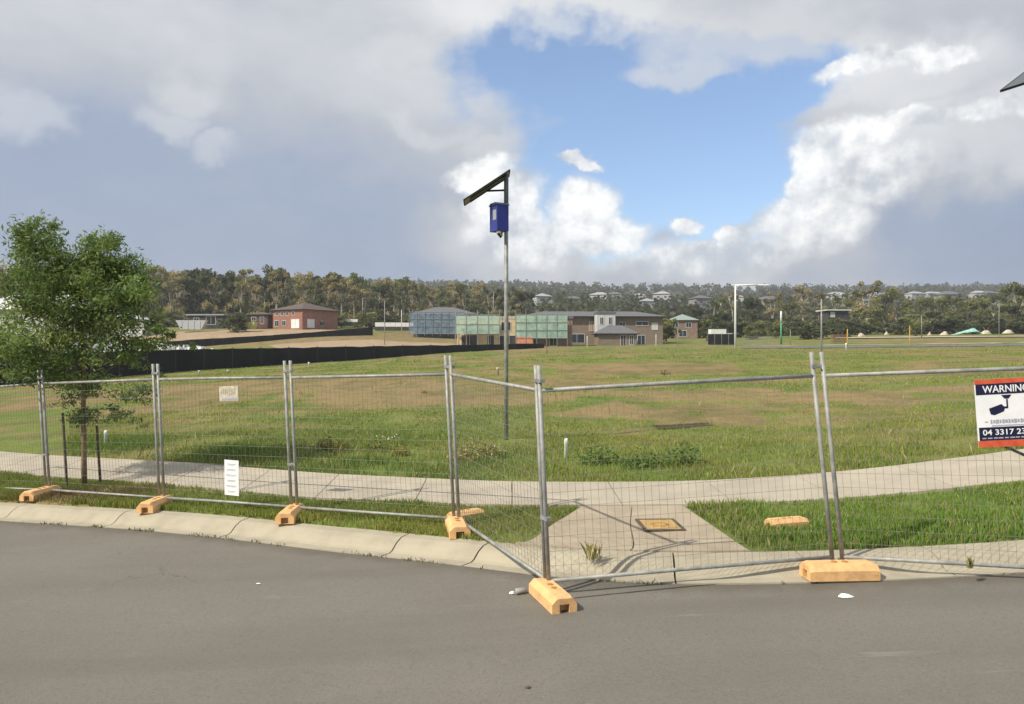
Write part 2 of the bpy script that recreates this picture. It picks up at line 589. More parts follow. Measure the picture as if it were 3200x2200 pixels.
gy = np.concatenate([steps([(-60, 0, 6), (0, 6, 1.0), (6, 15, .14), (15, 40, .4), (40, 130, 1.6), (130, 420, 6)]), np.geomspace(430, 9000, 40)])
gxp = np.concatenate([steps([(0, 15, .3), (15, 80, 1.5), (80, 400, 8)]), np.geomspace(415, 9000, 28)])
gx = np.concatenate([-gxp[:0:-1], gxp])
GX, GY = np.meshgrid(gx, gy)
GZ = ground(GX, GY)
ks = GY - (kerb_y(GX) + 0.57)
GZ = GZ - np.clip(-ks / 0.15, 0, 1) * 0.45 * (GY < 40)
nx, ny = len(gx), len(gy)
idx = np.arange(nx * ny).reshape(ny, nx)
F = np.stack([idx[:-1, :-1], idx[:-1, 1:], idx[1:, 1:], idx[1:, :-1]], -1).reshape(-1, 4)
me = npmesh('ground', np.stack([GX, GY, GZ], -1).reshape(-1, 3), F)
dv = dirtness(GX, GY)
mul = np.exp(-((GX + 7.3) / 1.6) ** 2 - ((GY - 12.9) / .75) ** 2)
at_ = me.attributes.new('soil', 'FLOAT', 'POINT')
at_.data.foreach_set('value', np.clip(dv + mul, 0, 1).astype(np.float32).ravel())
far_ = np.clip((GY - 222) / 60, 0, 1)
at2 = me.attributes.new('bush', 'FLOAT', 'POINT')
at2.data.foreach_set('value', far_.astype(np.float32).ravel())
gm = bpy.data.materials.new('field_ground')
gm.use_nodes = True
t = gm.node_tree
k = NB(t)
p = t.nodes['Principled BSDF']
g = k.n('ShaderNodeNewGeometry').outputs['Position']
soil = k.n('ShaderNodeAttribute', attribute_name='soil').outputs['Fac']
bush = k.n('ShaderNodeAttribute', attribute_name='bush').outputs['Fac']
nA = k.noise(g, 0.16, 6, 0.6); nB = k.noise(g, 1.3, 6, 0.65); nC = k.noise(g, 14.0, 4, 0.7)
green = k.mix(k.ss(nA, .35, .65), (0.165, 0.215, 0.050), (0.235, 0.235, 0.072))
green = k.mix(k.ss(nB, .42, .68), green, (0.135, 0.20, 0.046))
green = k.mix(k.ss(k.m('ADD', nA, k.m('MULTIPLY', k.m('SUBTRACT', nB, .5), .6)), .50, .70), green, (0.27, 0.22, 0.095))
soilc = k.mix(k.ss(nB, .35, .65), (0.33, 0.225, 0.125), (0.275, 0.195, 0.10))
sm = k.ss(k.m('ADD', soil, k.m('MULTIPLY', k.m('SUBTRACT', nB, .5), .9)), .32, .75)
base = k.mix(k.m('MULTIPLY', sm, .85), green, soilc)
base = k.mix(k.ss(nC, .35, .75), base, k.mix(1.0, base, (0.70, 0.70, 0.62), 'MULTIPLY'))
nD = k.noise(k.v('MULTIPLY', g, (1, .6, 1)), .55, 7, .7)
base = k.mix(k.ss(nD, .40, .66), base, k.mix(1.0, base, (0.62, 0.72, 0.62), 'MULTIPLY'))
base = k.mix(bush, base, (0.085, 0.085, 0.045))
t.links.new(base, p.inputs['Base Color'])
p.inputs['Roughness'].default_value = 0.95
p.inputs['Specular IOR Level'].default_value = 0.1
bn = k.n('ShaderNodeBump'); bn.inputs['Strength'].default_value = 0.6; bn.inputs['Distance'].default_value = 0.06
t.links.new(k.noise(g, 9.0, 5, 0.7), bn.inputs['Height']); t.links.new(bn.outputs[0], p.inputs['Normal'])
tag(link('ground', me, gm, smooth=True), 'grassy building lot rising gently behind the footpath', None, kind='structure')

# ------------------------------------------------------------------ road
am = bpy.data.materials.new('asphalt')
am.use_nodes = True
t = am.node_tree
k = NB(t)
p = t.nodes['Principled BSDF']
g = k.n('ShaderNodeNewGeometry').outputs['Position']
a1 = k.noise(g, 0.35, 5, 0.6); a2 = k.noise(g, 3.0, 5, 0.6); a3 = k.noise(g, 110.0, 3, 0.8); a5 = k.noise(g, 30.0, 4, 0.7)
a4 = k.noise(k.v('MULTIPLY', g, (0.35, 1.6, 1)), 0.9, 5, 0.6)
c = k.mix(k.ss(a1, .3, .7), (0.172, 0.158, 0.133), (0.200, 0.185, 0.157))
c = k.mix(k.m('MULTIPLY', k.ss(a4, .45, .75), .45), c, (0.158, 0.144, 0.118))
c = k.mix(k.m('MULTIPLY', k.ss(a2, .55, .8), .35), c, (0.245, 0.225, 0.182))
c = k.mix(k.ss(a3, .5, .85), c, (0.33, 0.31, 0.26))
c = k.mix(k.ss(a3, .48, .22), c, (0.09, 0.083, 0.07))
c = k.mix(k.m('MULTIPLY', k.ss(a5, .52, .3), .5), c, (0.12, 0.11, 0.09))
edge_ = k.n('ShaderNodeAttribute', attribute_name='edge').outputs['Fac']
c = k.mix(k.m('MULTIPLY', k.ss(k.m('ADD', edge_, k.m('MULTIPLY', k.m('SUBTRACT', a2, .5), .9)), .35, .95), .6), c, (0.105, 0.09, 0.068))
vor = k.n('ShaderNodeTexVoronoi', feature='DISTANCE_TO_EDGE')
vor.inputs['Scale'].default_value = 0.55
k.put(vor.inputs['Vector'], k.v('ADD', g, k.v('SCALE', k.noise(g, 1.6, 5, .6, out='Color'), 0.9)))
crk = k.m('MULTIPLY', k.ss(vor.outputs['Distance'], .006, .001), k.ss(k.noise(g, .28, 2, .5), .56, .66))
c = k.mix(k.m('MULTIPLY', crk, .65), c, (0.06, 0.055, 0.048))
trk = k.noise(k.v('MULTIPLY', g, (.06, 1.1, 1)), 1.0, 3, .5)
c = k.mix(k.m('MULTIPLY', k.ss(trk, .52, .68), .35), c, (0.135, 0.124, 0.104))
stn = k.ss(k.noise(g, 1.1, 3, .45), .70, .76)
c = k.mix(k.m('MULTIPLY', stn, .4), c, (0.10, 0.092, 0.08))
scuff = k.m('MULTIPLY', k.ss(k.noise(k.v('MULTIPLY', g, (.25, 2.2, 1)), 2.2, 6, .7), .62, .72), .5)
c = k.mix(scuff, c, (0.30, 0.28, 0.235))
t.links.new(c, p.inputs['Base Color'])
p.inputs['Roughness'].default_value = 0.85
p.inputs['Specular IOR Level'].default_value = 0.25
bn = k.n('ShaderNodeBump'); bn.inputs['Strength'].default_value = 0.55; bn.inputs['Distance'].default_value = 0.012
t.links.new(k.noise(g, 140.0, 3, 0.8), bn.inputs['Height']); t.links.new(bn.outputs[0], p.inputs['Normal'])
RD = 0.15


def road_z(X, Y):
    return znear(X) - RD - np.clip((kerb_y(X) - Y), 0, .3) * 0.06 + (fbm(np.asarray(X) * .6, np.asarray(Y) * .6, 2) - .5) * 0.02


rx_ = steps([(-60, -15, 1.5), (-15, 15, .25), (15, 60, 1.5)])
rt = np.concatenate([np.linspace(0, .04, 8)[:-1], np.linspace(.04, 1, 40) ** 1.2 * 1.0])
rt = np.sort(np.clip(rt, 0, 1))
RX, RT = np.meshgrid(rx_, rt)
RY = (kerb_y(RX) + 0.02) * (1 - RT) + (-45) * RT
V = np.stack([RX, RY, road_z(RX, RY)], -1).reshape(-1, 3)
idx = np.arange(RX.size).reshape(RX.shape)
F = np.stack([idx[1:, :-1], idx[1:, 1:], idx[:-1, 1:], idx[:-1, :-1]], -1).reshape(-1, 4)
rme = npmesh('road', V, F)
ea = rme.attributes.new('edge', 'FLOAT', 'POINT')
ea.data.foreach_set('value', np.exp(-np.clip(kerb_y(RX) - RY, 0, 9) / .35).astype(np.float32).ravel())
road = tag(link('road', rme, am, smooth=True), 'grey asphalt road in front of the fence', None, kind='structure')

# ------------------------------------------------------------------ kerb in cast sections
kerb = bpy.data.objects.new('kerb', None); COL.objects.link(kerb)
tag(kerb, 'pale concrete roll kerb along the road edge', None, kind='structure')
PROF = [(0.0, -.12), (0.0, .012), (.16, .012), (.21, .03), (.30, .105), (.36, .135), (.40, .153), (.56, .166), (.58, .150), (.58, -.15)]


def kerb_section(x0, x1, n):
    vs = []; fs = []
    xs = np.linspace(x0, x1, n)
    m = len(PROF)
    for x in xs:
        y = float(kerb_y(x)); dy = (float(kerb_y(x + .05)) - float(kerb_y(x - .05))) / .1
        nv = Vector((-dy, 1)).normalized()
        z = float(znear(np.array([x]))[0]) - RD + random.uniform(-.002, .002)
        for s, h in PROF:
            vs.append((x + nv.x * s, y + nv.y * s, z + h))
    for i in range(n - 1):
        for j in range(m - 1):
            fs.append((i * m + j, (i + 1) * m + j, (i + 1) * m + j + 1, i * m + j + 1))
    fs.append(tuple(range(m))); fs.append(tuple(range((n - 1) * m + m - 1, (n - 1) * m - 1, -1)))
    MB().add(vs, fs).build('kerb_section', kerbm, kerb)


kx = [-60, -30, -18, -12.5, -10.2, -8.2, -6.0, -3.95, -1.55, -.55, 1.62, 2.98, 4.42, 6.4, 8.6, 11, 16, 30, 60]
for a, c in zip(kx[:-1], kx[1:]):
    kerb_section(a + .009, c - .009, max(6, int((c - a) / .3)) if abs(a) < 20 else 24)

# ------------------------------------------------------------------ footpath slabs
path = bpy.data.objects.new('footpath', None); COL.objects.link(path)
tag(path, 'pale concrete footpath between verge and field', None, kind='structure')


def slab_grid(name, pts_fn, nu, nv, m, parent, lift=.035, thick=.1):
    vs = []; fs = []
    for i in range(nu + 1):
        for j in range(nv + 1):
            x, y = pts_fn(i / nu, j / nv)
            vs.append((x, y, gz(x, y) + lift))
    top = len(vs)
    for i in range(nu):
        for j in range(nv):
            a = i * (nv + 1) + j
            fs.append((a, a + nv + 1, a + nv + 2, a + 1))
    rim = [i * (nv + 1) for i in range(nu + 1)] + [nu * (nv + 1) + j for j in range(1, nv + 1)] + [i * (nv + 1) + nv for i in range(nu - 1, -1, -1)] + [j for j in range(nv - 1, 0, -1)]
    for r in rim:
        x, y, z = vs[r]
        vs.append((x, y, z - thick))
    n = len(rim)
    for q in range(n):
        r = (q + 1) % n
        fs.append((rim[q], top + q, top + r, rim[r]))
    return MB().add(vs, fs).build(name, m, parent)


sx_ = list(np.arange(-27, 27.1, 1.5))
sx_ = [x + random.uniform(-.1, .1) for x in sx_]
for a, c in zip(sx_[:-1], sx_[1:]):
    def fn(u, v, a=a, c=c):
        x = a + .007 + (c - a - .014) * u
        return x, float(path_y(x)) - .8 + 1.6 * v
    slab_grid('slab', fn, 4, 4, concrete, path)

# crossing ramp of buff concrete
ramp = bpy.data.objects.new('crossing_ramp', None); COL.objects.link(ramp)
tag(ramp, 'buff concrete ramp from the kerb to the footpath', None, kind='structure')
LE = [(.02, 8.62), (.30, 9.2), (.62, 9.75), (.95, 10.45)]
RE = [(2.52, 8.12), (2.46, 8.9), (2.38, 9.65), (2.30, 10.35)]


def edge(E, t):
    q = t * (len(E) - 1); i = min(int(q), len(E) - 2); f = q - i
    return E[i][0] * (1 - f) + E[i + 1][0] * f, E[i][1] * (1 - f) + E[i + 1][1] * f


def ramp_pt(u, v):
    l, r = edge(LE, v), edge(RE, v)
    x = l[0] * (1 - u) + r[0] * u
    y = l[1] * (1 - u) + r[1] * u
    lo = float(kerb_y(x)) + .575
    hi = float(path_y(x)) - .81
    y0 = y
    if v < .5:
        k_ = (1 - v * 2)
        y = y * (1 - k_) + max(lo, 0) * k_ if x > .1 else max(y, lo)
    return x, min(max(y, lo), hi)


for (u0, u1) in ((0, .5), (.5, 1)):
    for (v0, v1) in ((0, .32), (.32, 1)):
        slab_grid('slab', lambda u, v, a=u0, c=u1, e_=v0, f_=v1: ramp_pt(a + .003 + (c - a - .006) * u, e_ + .004 + (f_ - e_ - .008) * v), 6, 5, rampm, ramp, .03)


def in_ramp(X, Y):
    v = np.clip((Y - 8.5) / 1.9, 0, 1)
    l = np.interp(v, [0, .33, .66, 1], [p[0] for p in LE]); r = np.interp(v, [0, .33, .66, 1], [p[0] for p in RE])
    return (X > l - .05) & (X < r + .05) & (Y < 10.6)


# ------------------------------------------------------------------ temporary fence panels
POST = []   # base (photo), top (photo)
for bx, by, tx, ty in [(150, 1535, 125, 1155), (505, 1560, 485, 1137), (920, 1590, 898, 1127), (1430, 1627, 1403, 1110), (1715, 1824, 1684, 1142), (2616, 1747, 2550, 1099)]:
    d = 2.1 * FPX / (by - ty)
    POST.append((at(bx, by, d), at(tx, ty, d)))
v0 = POST[0][0] - POST[1][0]; v1 = POST[0][1] - POST[1][1]
POST.insert(0, (POST[0][0] + v0 + Vector((0, 0, -.05)), POST[0][1] + v1 + Vector((0, 0, -.05))))
POST.append((POST[-1][0] + Vector((2.62, -.42, -.05)), POST[-1][1] + Vector((2.72, -.40, .13))))


def fence_panel(i, label):
    A, A2 = POST[i]; B, B2 = POST[i + 1]
    du = (B - A).normalized()
    g0 = .0 if i == 5 else .052
    g1 = .07 if i == 4 else .052
    a, a2, c, c2 = A + du * g0, A2 + du * g0, B - du * g1, B2 - du * g1
    root = thing('temporary_fence', label, 'fence', a, group='temporary fence panels')

    def P(u, v):
        return (a * (1 - u) + c * u) * (1 - v) + (a2 * (1 - u) + c2 * u) * v
    L = (c - a).length
    r = .022
    for u in (0, 1):
        m = MB().tube([P(u, 0), P(u, .5), P(u, 1)], r, 10)
        m.build('post', galv, root, True, a)
    bend = random.uniform(-.012, .012)
    for v in (.012, .885):
        m = MB().tube([P(0, v), P(.5, v) + Vector((0, 0, bend)), P(1, v)], r * .92, 8)
        m.build('rail', galv, root, True, a)
    m = MB()
    n = int(L / .075)
    nrm = du.cross(Vector((0, 0, 1))).normalized()
    bulge = random.uniform(.015, .035)

    def Q(u, v):
        return P(u, v) + nrm * (bulge * math.sin(u * math.pi) * math.sin(v * math.pi))
    for q in range(1, n):
        u = q / n
        m.tube([Q(u, .012 + .873 * t_ / 4) for t_ in range(5)], .0020, 3, False)
    for q in range(1, 13):
        v = .012 + .873 * q / 13
        m.tube([Q(t_ / 6, v) for t_ in range(7)], .0019, 3, False)
    m.build('wire_mesh', wirem, root, off=a)
    # coupling clamps holding this panel to the next one
    if i < len(POST) - 2:
        for v in (.93, .30):
            if v < .5 and i % 2:
                continue
            q = (B * (1 - v) + B2 * v)
            m = MB().box(q, (.135, .052, .035), math.atan2(du.y, du.x))
            m.tube([q + Vector((0, -.05, 0)), q + Vector((0, .05, 0))], .009, 6)
            m.build('clamp', galv_dark, root, off=a)
    return root, P, du


PL = ['wire mesh fence panel cut off by the left edge of the picture', 'wire mesh fence panel standing in front of the young tree', 'wire mesh fence panel carrying two small pale notices',
      'empty wire mesh fence panel just left of the short angled panel', 'wire mesh fence panel angled out from the kerb onto the road', 'wire mesh fence panel across the buff concrete ramp',
      'wire mesh fence panel carrying the warning sign']
PAN = [fence_panel(i, PL[i]) for i in range(7)]


# ------------------------------------------------------------------ orange fence feet
def foot_mesh():
    L, w, h = .70, .25, .155
    prof = [(-w / 2, 0), (w / 2, 0), (w / 2, h * .62), (w * .30, h), (-w * .30, h), (-w / 2, h * .62)]
    vs = []; fs = []
    st = [(-L / 2, 1.0, .90), (-L / 2 + .05, 1.0, 1.0), (L / 2 - .05, 1.0, 1.0), (L / 2, 1.0, .90)]
    n = len(prof)
    # body with sloping ends, hand hole as recessed notch at each end
    for x, sy, sz in st:
        for y, z in prof:
            vs.append((x, y * sy, z * sz))
    for i in range(3):
        for j in range(n):
            k2 = (j + 1) % n
            fs.append((i * n + j, i * n + k2, (i + 1) * n + k2, (i + 1) * n + j))
    o = len(vs)
    for e_, sgn in ((0, -1), (3, 1)):
        base_ = e_ * n
        x = st[e_][0]
        hw, hh = .05, .085
        q = len(vs)
        ring = [(x, -hw, 0), (x, hw, 0), (x, hw, hh), (x, -hw, hh)]
        inn = [(x - sgn * .09, y, z) for _, y, z in ring]
        vs += ring + inn
        r = [q, q + 1, q + 2, q + 3]; ii = [q + 4, q + 5, q + 6, q + 7]
        f2 = [(base_ + 0, r[0], r[3], base_ + 5), (base_ + 5, r[3], base_ + 4), (base_ + 4, r[3], r[2], base_ + 3), (base_ + 3, r[2], base_ + 2), (base_ + 2, r[2], r[1], base_ + 1),
              (r[0], ii[0], ii[3], r[3]), (r[3], ii[3], ii[2], r[2]), (r[2], ii[2], ii[1], r[1]), tuple(ii)]
        fs += f2
    return MB().add(vs, fs).mesh('foot_body')


FM = foot_mesh(); FM.materials.append(orange)
SM = MB().tube([(0, 0, .15), (0, 0, .162)], .03, 10).mesh('post_socket'); SM.materials.append(mat('orange_dark', (.42, .20, .06), .7, .2))


def foot(x, y, z, rz, label, sc=1.0):
    r = thing('ballast_block', label, 'fence foot', (x, y, z), rz, 'orange fence feet')
    r.scale = (sc, sc, sc)
    link('foot_body', FM, None, r); 
    for q in (-.055, .055):
        link('post_socket', SM, None, r).location = (q, 0, 0)
    return r


fx = [(1, 84, 'orange fence foot at far left below the young tree'), (2, 88, 'orange fence foot left of the lower white notice'), (3, 92, 'orange fence foot under the post right of the white notices'), (4, 100, 'orange fence foot on the kerb edge left of the concrete ramp')]
for i, ang, lb in fx:
    B = POST[i][0]
    x, y = B.x + .01, B.y - .20
    foot(x, y, gz(x, y) - .01, R(ang), lb)
B = POST[5][0]
foot(B.x + .02, B.y - .20, float(road_z(B.x, B.y - .20)) + .004, R(107), 'large orange fence foot standing on the asphalt', .95)
B = POST[6][0]
foot(B.x - .05, B.y - .17, float(road_z(B.x, 7.3)) + .028, R(3), 'orange fence foot lying lengthwise on the kerb at right')
h_ = hit(2453, 1650)
foot(h_.x, h_.y - .05, h_.z + .02, R(18), 'orange fence foot sunk in verge grass right of the ramp', .72)
h_ = hit(1455, 1622)
foot(h_.x, h_.y + .06, h_.z - .01, R(40), 'spare orange fence foot half hidden behind the angled panel', .72)

# ------------------------------------------------------------------ signs on the panels


def panel_frame(i, u, v, off=.028):
    _, P, du = PAN[i]
    c = P(u, v)
    up = (P(u, min(1, v + .1)) - P(u, v - .1)).normalized()
    n = du.cross(up).normalized()
    if n.y > 0:
        n = -n
    xx = up.cross(n).normalized()
    M = Matrix((xx, up, n)).transposed().to_4x4()
    M.translation = c + n * off
    return M


def plate(w, h, z0, z1, cx=0, cy=0):
    return MB().box((cx, cy, (z0 + z1) / 2), (w, h, z1 - z0))


def text_mesh(s, size, name):
    cu = bpy.data.curves.new(name, 'FONT')
    cu.body = s; cu.size = size; cu.align_x = 'CENTER'; cu.align_y = 'CENTER'; cu.extrude = .0008; cu.offset = size * .012
    o = bpy.data.objects.new(name, cu)
    COL.objects.link(o)
    bpy.context.view_layer.update()
    me_ = bpy.data.meshes.new_from_object(o.evaluated_get(bpy.context.evaluated_depsgraph_get()))
    bpy.data.objects.remove(o)
    me_.name = name
    return me_


def fit_text(s, w, h, name):
    me_ = text_mesh(s, h, name)
    co = np.zeros(len(me_.vertices) * 3, np.float32); me_.vertices.foreach_get('co', co)
    co = co.reshape(-1, 3)
    mn, mxx = co.min(0), co.max(0)
    co[:, 0] = (co[:, 0] - (mn[0] + mxx[0]) / 2) * (w / (mxx[0] - mn[0]))
    co[:, 1] = (co[:, 1] - (mn[1] + mxx[1]) / 2) * (h / (mxx[1] - mn[1]))
    me_.vertices.foreach_set('co', co.ravel())
    me_.update()
    return me_


M = panel_frame(6, .628, .695)
sg = thing('warning_sign', 'white and navy surveillance camera warning sign wired to the right panel', 'sign')
sg.matrix_world = M
SW, SH = .525, .665
plate(SW, SH, -.004, 0).build('board', whitesign, sg)
plate(SW, .045, .0005, .0025, 0, SH / 2 - .0225).build('red_band', redp, sg)
plate(SW, .065, .0005, .0025, 0, -SH / 2 + .0325).build('red_band', redp, sg)
plate(SW - .02, .105, .0005, .0025, 0, SH / 2 - .0975).build('navy_band', navy, sg)
plate(SW - .03, .13, .0005, .0025, 0, -SH / 2 + .13).build('navy_band', navy, sg)
o = link('lettering', fit_text('WARNING', .415, .070, 'lettering'), whitesign, sg); o.location = (0.015, SH / 2 - .0975, .0035)
o = link('lettering', fit_text('04 3317 234', .43, .055, 'lettering'), whitesign, sg); o.location = (0.0, -SH / 2 + .145, .0035)
m = MB()
for q in range(9):
    m.box((-.205 + q * .05 + .002 * (q % 3), -SH / 2 + .088, .0033), (.036 + .006 * (q % 2), .012, .001))
m.build('lettering', greyp, sg)
m = MB()
for q in range(12):
    m.box((-.13 + q * .027, -.085, .0012), (.017 + .004 * (q % 3), .040 - .008 * (q % 2), .001))
m.box((-.175, -.085, .0012), (.03, .012, .001)); m.box((0.02, -.125, .0012), (.30, .010, .001))
m.build('lettering', greyp, sg)
# camera pictogram
m = MB()
m.add([(-.145, .045, .002), (-.132, -.012, .002), (-.098, -.022, .002), (-.012, .012, .002), (.002, .05, .002), (-.03, .085, .002)], [(0, 1, 2, 3, 4, 5)])
m.box((.022, .085, .0018), (.014, .09, .0012)); m.box((.01, .05, .0022), (.035, .018, .0008))
m.add([(-.028, .172, .0022), (.065, .172, .0022), (.038, .135, .0022), (.002, .135, .0022)], [(3, 2, 1, 0)])
m.build('camera_pictogram', navy, sg)
for sx2 in (-1, 1):
    MB().tube([(sx2 * .26, .325, .001), (sx2 * .26, .325, -.03)], .004, 6).build('cable_tie', blackm, sg)

M = panel_frame(2, .572, .19)
nb = thing('notice_board', 'tall blank-looking white notice low on the second full panel', 'notice')
nb.matrix_world = M @ Matrix.Rotation(R(-3), 4, 'Z')
plate(.27, .52, -.003, 0).build('board', whitesign, nb)
m = MB()
for q in range(6):
    w_ = (.16, .19, .2, .17, .2, .14)[q]
    m.box((0, .20 - q * .08, .0012), (w_, .008, .001))
    m.box((-.01, .185 - q * .08, .0012), (w_ * .8, .006, .001))
m.build('printed_lines', greyp, nb)
M = panel_frame(2, .58, .78)
nb2 = thing('faded_sign', 'small faded cream sign high on the second full panel', 'sign')
nb2.matrix_world = M
plate(.36, .22, -.003, 0).build('board', creamsign, nb2)
m = MB()
for q in range(8):
    m.box((-.13 + q * .036, .03, .0012), (.017, .07 + .02 * (q % 3), .001))
m.build('faded_print', mat('faded_print', (.35, .30, .27), .6, .3, 20), nb2)
plate(.30, .035, .0005, .002, .01, -.085).build('grey_strip', greyp, nb2)

# ------------------------------------------------------------------ solar camera poles


def solar_pole(name, label, base, height, panel_rz, panel_tilt, box_rz, zoff=0.0):
    root = thing(name, label, 'camera pole', base)
    MB().tube([(0, 0, -.3), (0, 0, height * .5), (0, 0, height)], [.05, .048, .045], 12).build('pole', galv, root, True)
    Mx = Matrix.Translation((0, 0, height - .06)) @ Matrix.Rotation(panel_rz, 4, 'Z') @ Matrix.Rotation(panel_tilt, 4, 'Y')

    def tr(mb):
        mb.v = [tuple(Mx @ Vector(p_)) for p_ in mb.v]; return mb
    # x runs down the slope, y across
    tr(MB().box((.48, 0, .055), (1.18, .60, .022))).build('solar_panel', solarm, root)
    fr = MB()
    for yy in (-.305, .305):
        fr.box((.48, yy, .053), (1.2, .018, .03))
    for xx_ in (-.115, 1.075):
        fr.box((xx_, 0, .053), (.018, .628, .03))
    tr(fr).build('panel_frame', blackm, root)
    ra = MB()
    for yy in (-.2, .2):
        ra.box((.46, yy, .026), (.95, .03, .024))
    tr(ra).build('rail', blackm, root)
    p0 = Mx @ Vector((.52, 0, .0)); 
    MB().tube([Vector((0, 0, p0.z + .02)), p0], .022, 8).build('bracket_arm', blackm, root)
    MB().tube([Vector((0, 0, height - .95)), Vector((0, 0, height - .0))], .053, 10).build('pole_sleeve', mat('weathered_steel', (.13, .13, .125), .6, .2), root)
    Bx = Matrix.Translation((0, 0, height - .98)) @ Matrix.Rotation(box_rz, 4, 'Z')

    def tb(mb):
        mb.v = [tuple(Bx @ Vector(p_)) for p_ in mb.v]; return mb
    bo = tb(MB().box((-.19, -.03, 0), (.28, .36, .56))).build('battery_box', bluebox, root)
    tb(MB().prism([(-.20, .0), (.20, .0), (.12, .055), (-.12, .055)], -.35, -.03)).build('box_roof', mat('slate_cover', (.035, .05, .08), .5, .1), bo)
    for o_ in bo.children:
        o_.location = Bx.to_3x3() @ Vector((0, -.03, 0)) + Vector((0, 0, .28))
    tb(MB().box((-.332, -.09, .07), (.006, .16, .22))).build('box_label', mat('box_label', (.30, .33, .36), .5, .1), bo)
    for yy, xx_ in ((-.13, -.25), (.12, -.08)):
        cmr = tb(MB().tube([(xx_, yy, -.28), (xx_, yy, -.34)], .05, 10)).build('camera', whitep, root, True)
        dm = MB()
        for q in range(3):
            dm.tube([(xx_, yy, -.34 - .018 * q), (xx_, yy, -.34 - .018 * (q + 1))], [.045 - .012 * q, .036 - .014 * q], 10)
        tb(dm).build('dome', blackm, cmr, True)
    return root


hb = hit(1582, 1378)
dpo = hb.y
hgt = EYE - (548 - 1100) / FPX * dpo - hb.z
solar_pole('solar_camera_pole', 'tall steel pole with tilted solar panel and blue box in the field', hb, hgt, R(182), R(33.5), R(28))
P2b = Vector((7.45, 10.25, gz(7.45, 10.25)))
solar_pole('solar_camera_pole', 'solar panel corner of a second camera pole at the upper right edge', P2b, 5.80, R(203), R(33), R(10))

# cable on the ground under the warning sign
h1, h2, h3 = hit(3125, 1400), hit(3200, 1434), hit(3330, 1470)
tag(MB().tube([h1 + Vector((0, 0, .07)), (h1 + h2) / 2 + Vector((0, 0, .06)), h2 + Vector((0, 0, .06)), h3 + Vector((0, 0, .06))], .02, 6).build('cable', blackm, None, True), 'thick black cable on the footpath below the warning sign', 'cable')

# thin dark line running across the asphalt
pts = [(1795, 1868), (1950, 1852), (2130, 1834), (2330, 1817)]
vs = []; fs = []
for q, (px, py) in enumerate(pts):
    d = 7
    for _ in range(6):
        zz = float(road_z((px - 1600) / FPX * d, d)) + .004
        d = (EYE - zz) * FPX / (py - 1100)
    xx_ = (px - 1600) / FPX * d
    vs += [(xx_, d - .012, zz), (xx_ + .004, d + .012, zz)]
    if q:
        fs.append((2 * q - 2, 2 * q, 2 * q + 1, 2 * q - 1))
MB().add(vs, fs).build('dark_line', mat('dark_line_grey', (.055, .052, .048), .7, .15), road)

# ------------------------------------------------------------------ pit lid in the ramp
lid = thing('pit_lid', 'square yellow pit lid in a dark frame set in the ramp', 'pit lid', (1.79, 9.3, gz(1.79, 9.3) + .035), R(2))
m = MB()
for sgn in (-1, 1):
    m.box((sgn * .225, 0, .008), (.035, .60, .02)); m.box((0, sgn * .283, .008), (.415, .034, .02))
m.build('frame', mat('lid_frame', (.10, .075, .055), .8, .25), lid)
MB().box((0, 0, .002), (.41, .53, .02)).build('cover', mat('lid_yellow', (.50, .34, .12), .8, col2=(.36, .24, .10), scale=14), lid)
m = MB()
for q in range(14):
    a = q * .449
    m.box((.09 * math.cos(a), .10 * math.sin(a), .0135), (.05, .03, .004), a)
m.build('emblem', mat('lid_orange', (.42, .22, .06), .8, .3, 20), lid)

# ------------------------------------------------------------------ white marker posts
MK = [(1768, 1432, 1370, 'white marker peg in the grass right of the angled panel'), (330, 1392, 1345, 'white marker peg behind the young tree'), (965, 1148, 1132, 'small white peg before the long black fence'),
      (622, 1168, 1158, 'tiny white peg at the foot of the black fence'), (1556, 1172, 1148, 'pale yellow peg beside the camera pole'), (2645, 1098, 1072, 'white peg beside the far road'),
      (712, 1166, 1156, 'tiny pale stub at the foot of the black fence'), (1000, 1395, 1382, 'small pale peg among yellow weeds')]
for px, py, ty, lb in MK[:-1]:
    q = hit(px, py)
    h = (py - ty) * q.y / FPX
    r = max(.028, min(.07, .0022 * q.y)) if px != 1768 else .034
    o = MB().tube([(0, 0, -.1), (0, 0, h * .72), (0, 0, h * .74), (0, 0, h * .93), (0, 0, h)], [r, r, r * 1.12, r * 1.12, r * .7], 10).build('marker_peg', whitep if '1556' not in str(px) else creamsign, None, True)
    o.location = q
    o.rotation_euler = (R(random.uniform(-3, 3)), R(random.uniform(-3, 3)), 0)
    tag(o, lb, 'marker peg')

# ------------------------------------------------------------------ litter on the road


def on_road(px, py):
    d = 7
    for _ in range(6):
        zz = float(road_z((px - 1600) / FPX * d, d))
        d = (EYE - zz) * FPX / (py - 1100)
    return Vector(((px - 1600) / FPX * d, d, zz))


def crumple(name, label, pos, w, d, h, m, seed):
    rr = random.Random(seed)
    n = 9
    vs = [(0, 0, h)]
    for ring, s in ((0, .55), (1, 1)):
        for q in range(n):
            a = 2 * math.pi * q / n
            k2 = s * rr.uniform(.7, 1.1)
            vs.append((w / 2 * k2 * math.cos(a), d / 2 * k2 * math.sin(a), (h * rr.uniform(.3, .9)) if ring == 0 else rr.uniform(.001, .006)))
    fs = [(0, 1 + q, 1 + (q + 1) % n) for q in range(n)] + [(1 + q, 1 + n + q, 1 + n + (q + 1) % n, 1 + (q + 1) % n) for q in range(n)]
    o = MB().add(vs, fs).build(name, m)
    o.location = pos + Vector((0, 0, .004))
    return tag(o, label, 'litter')


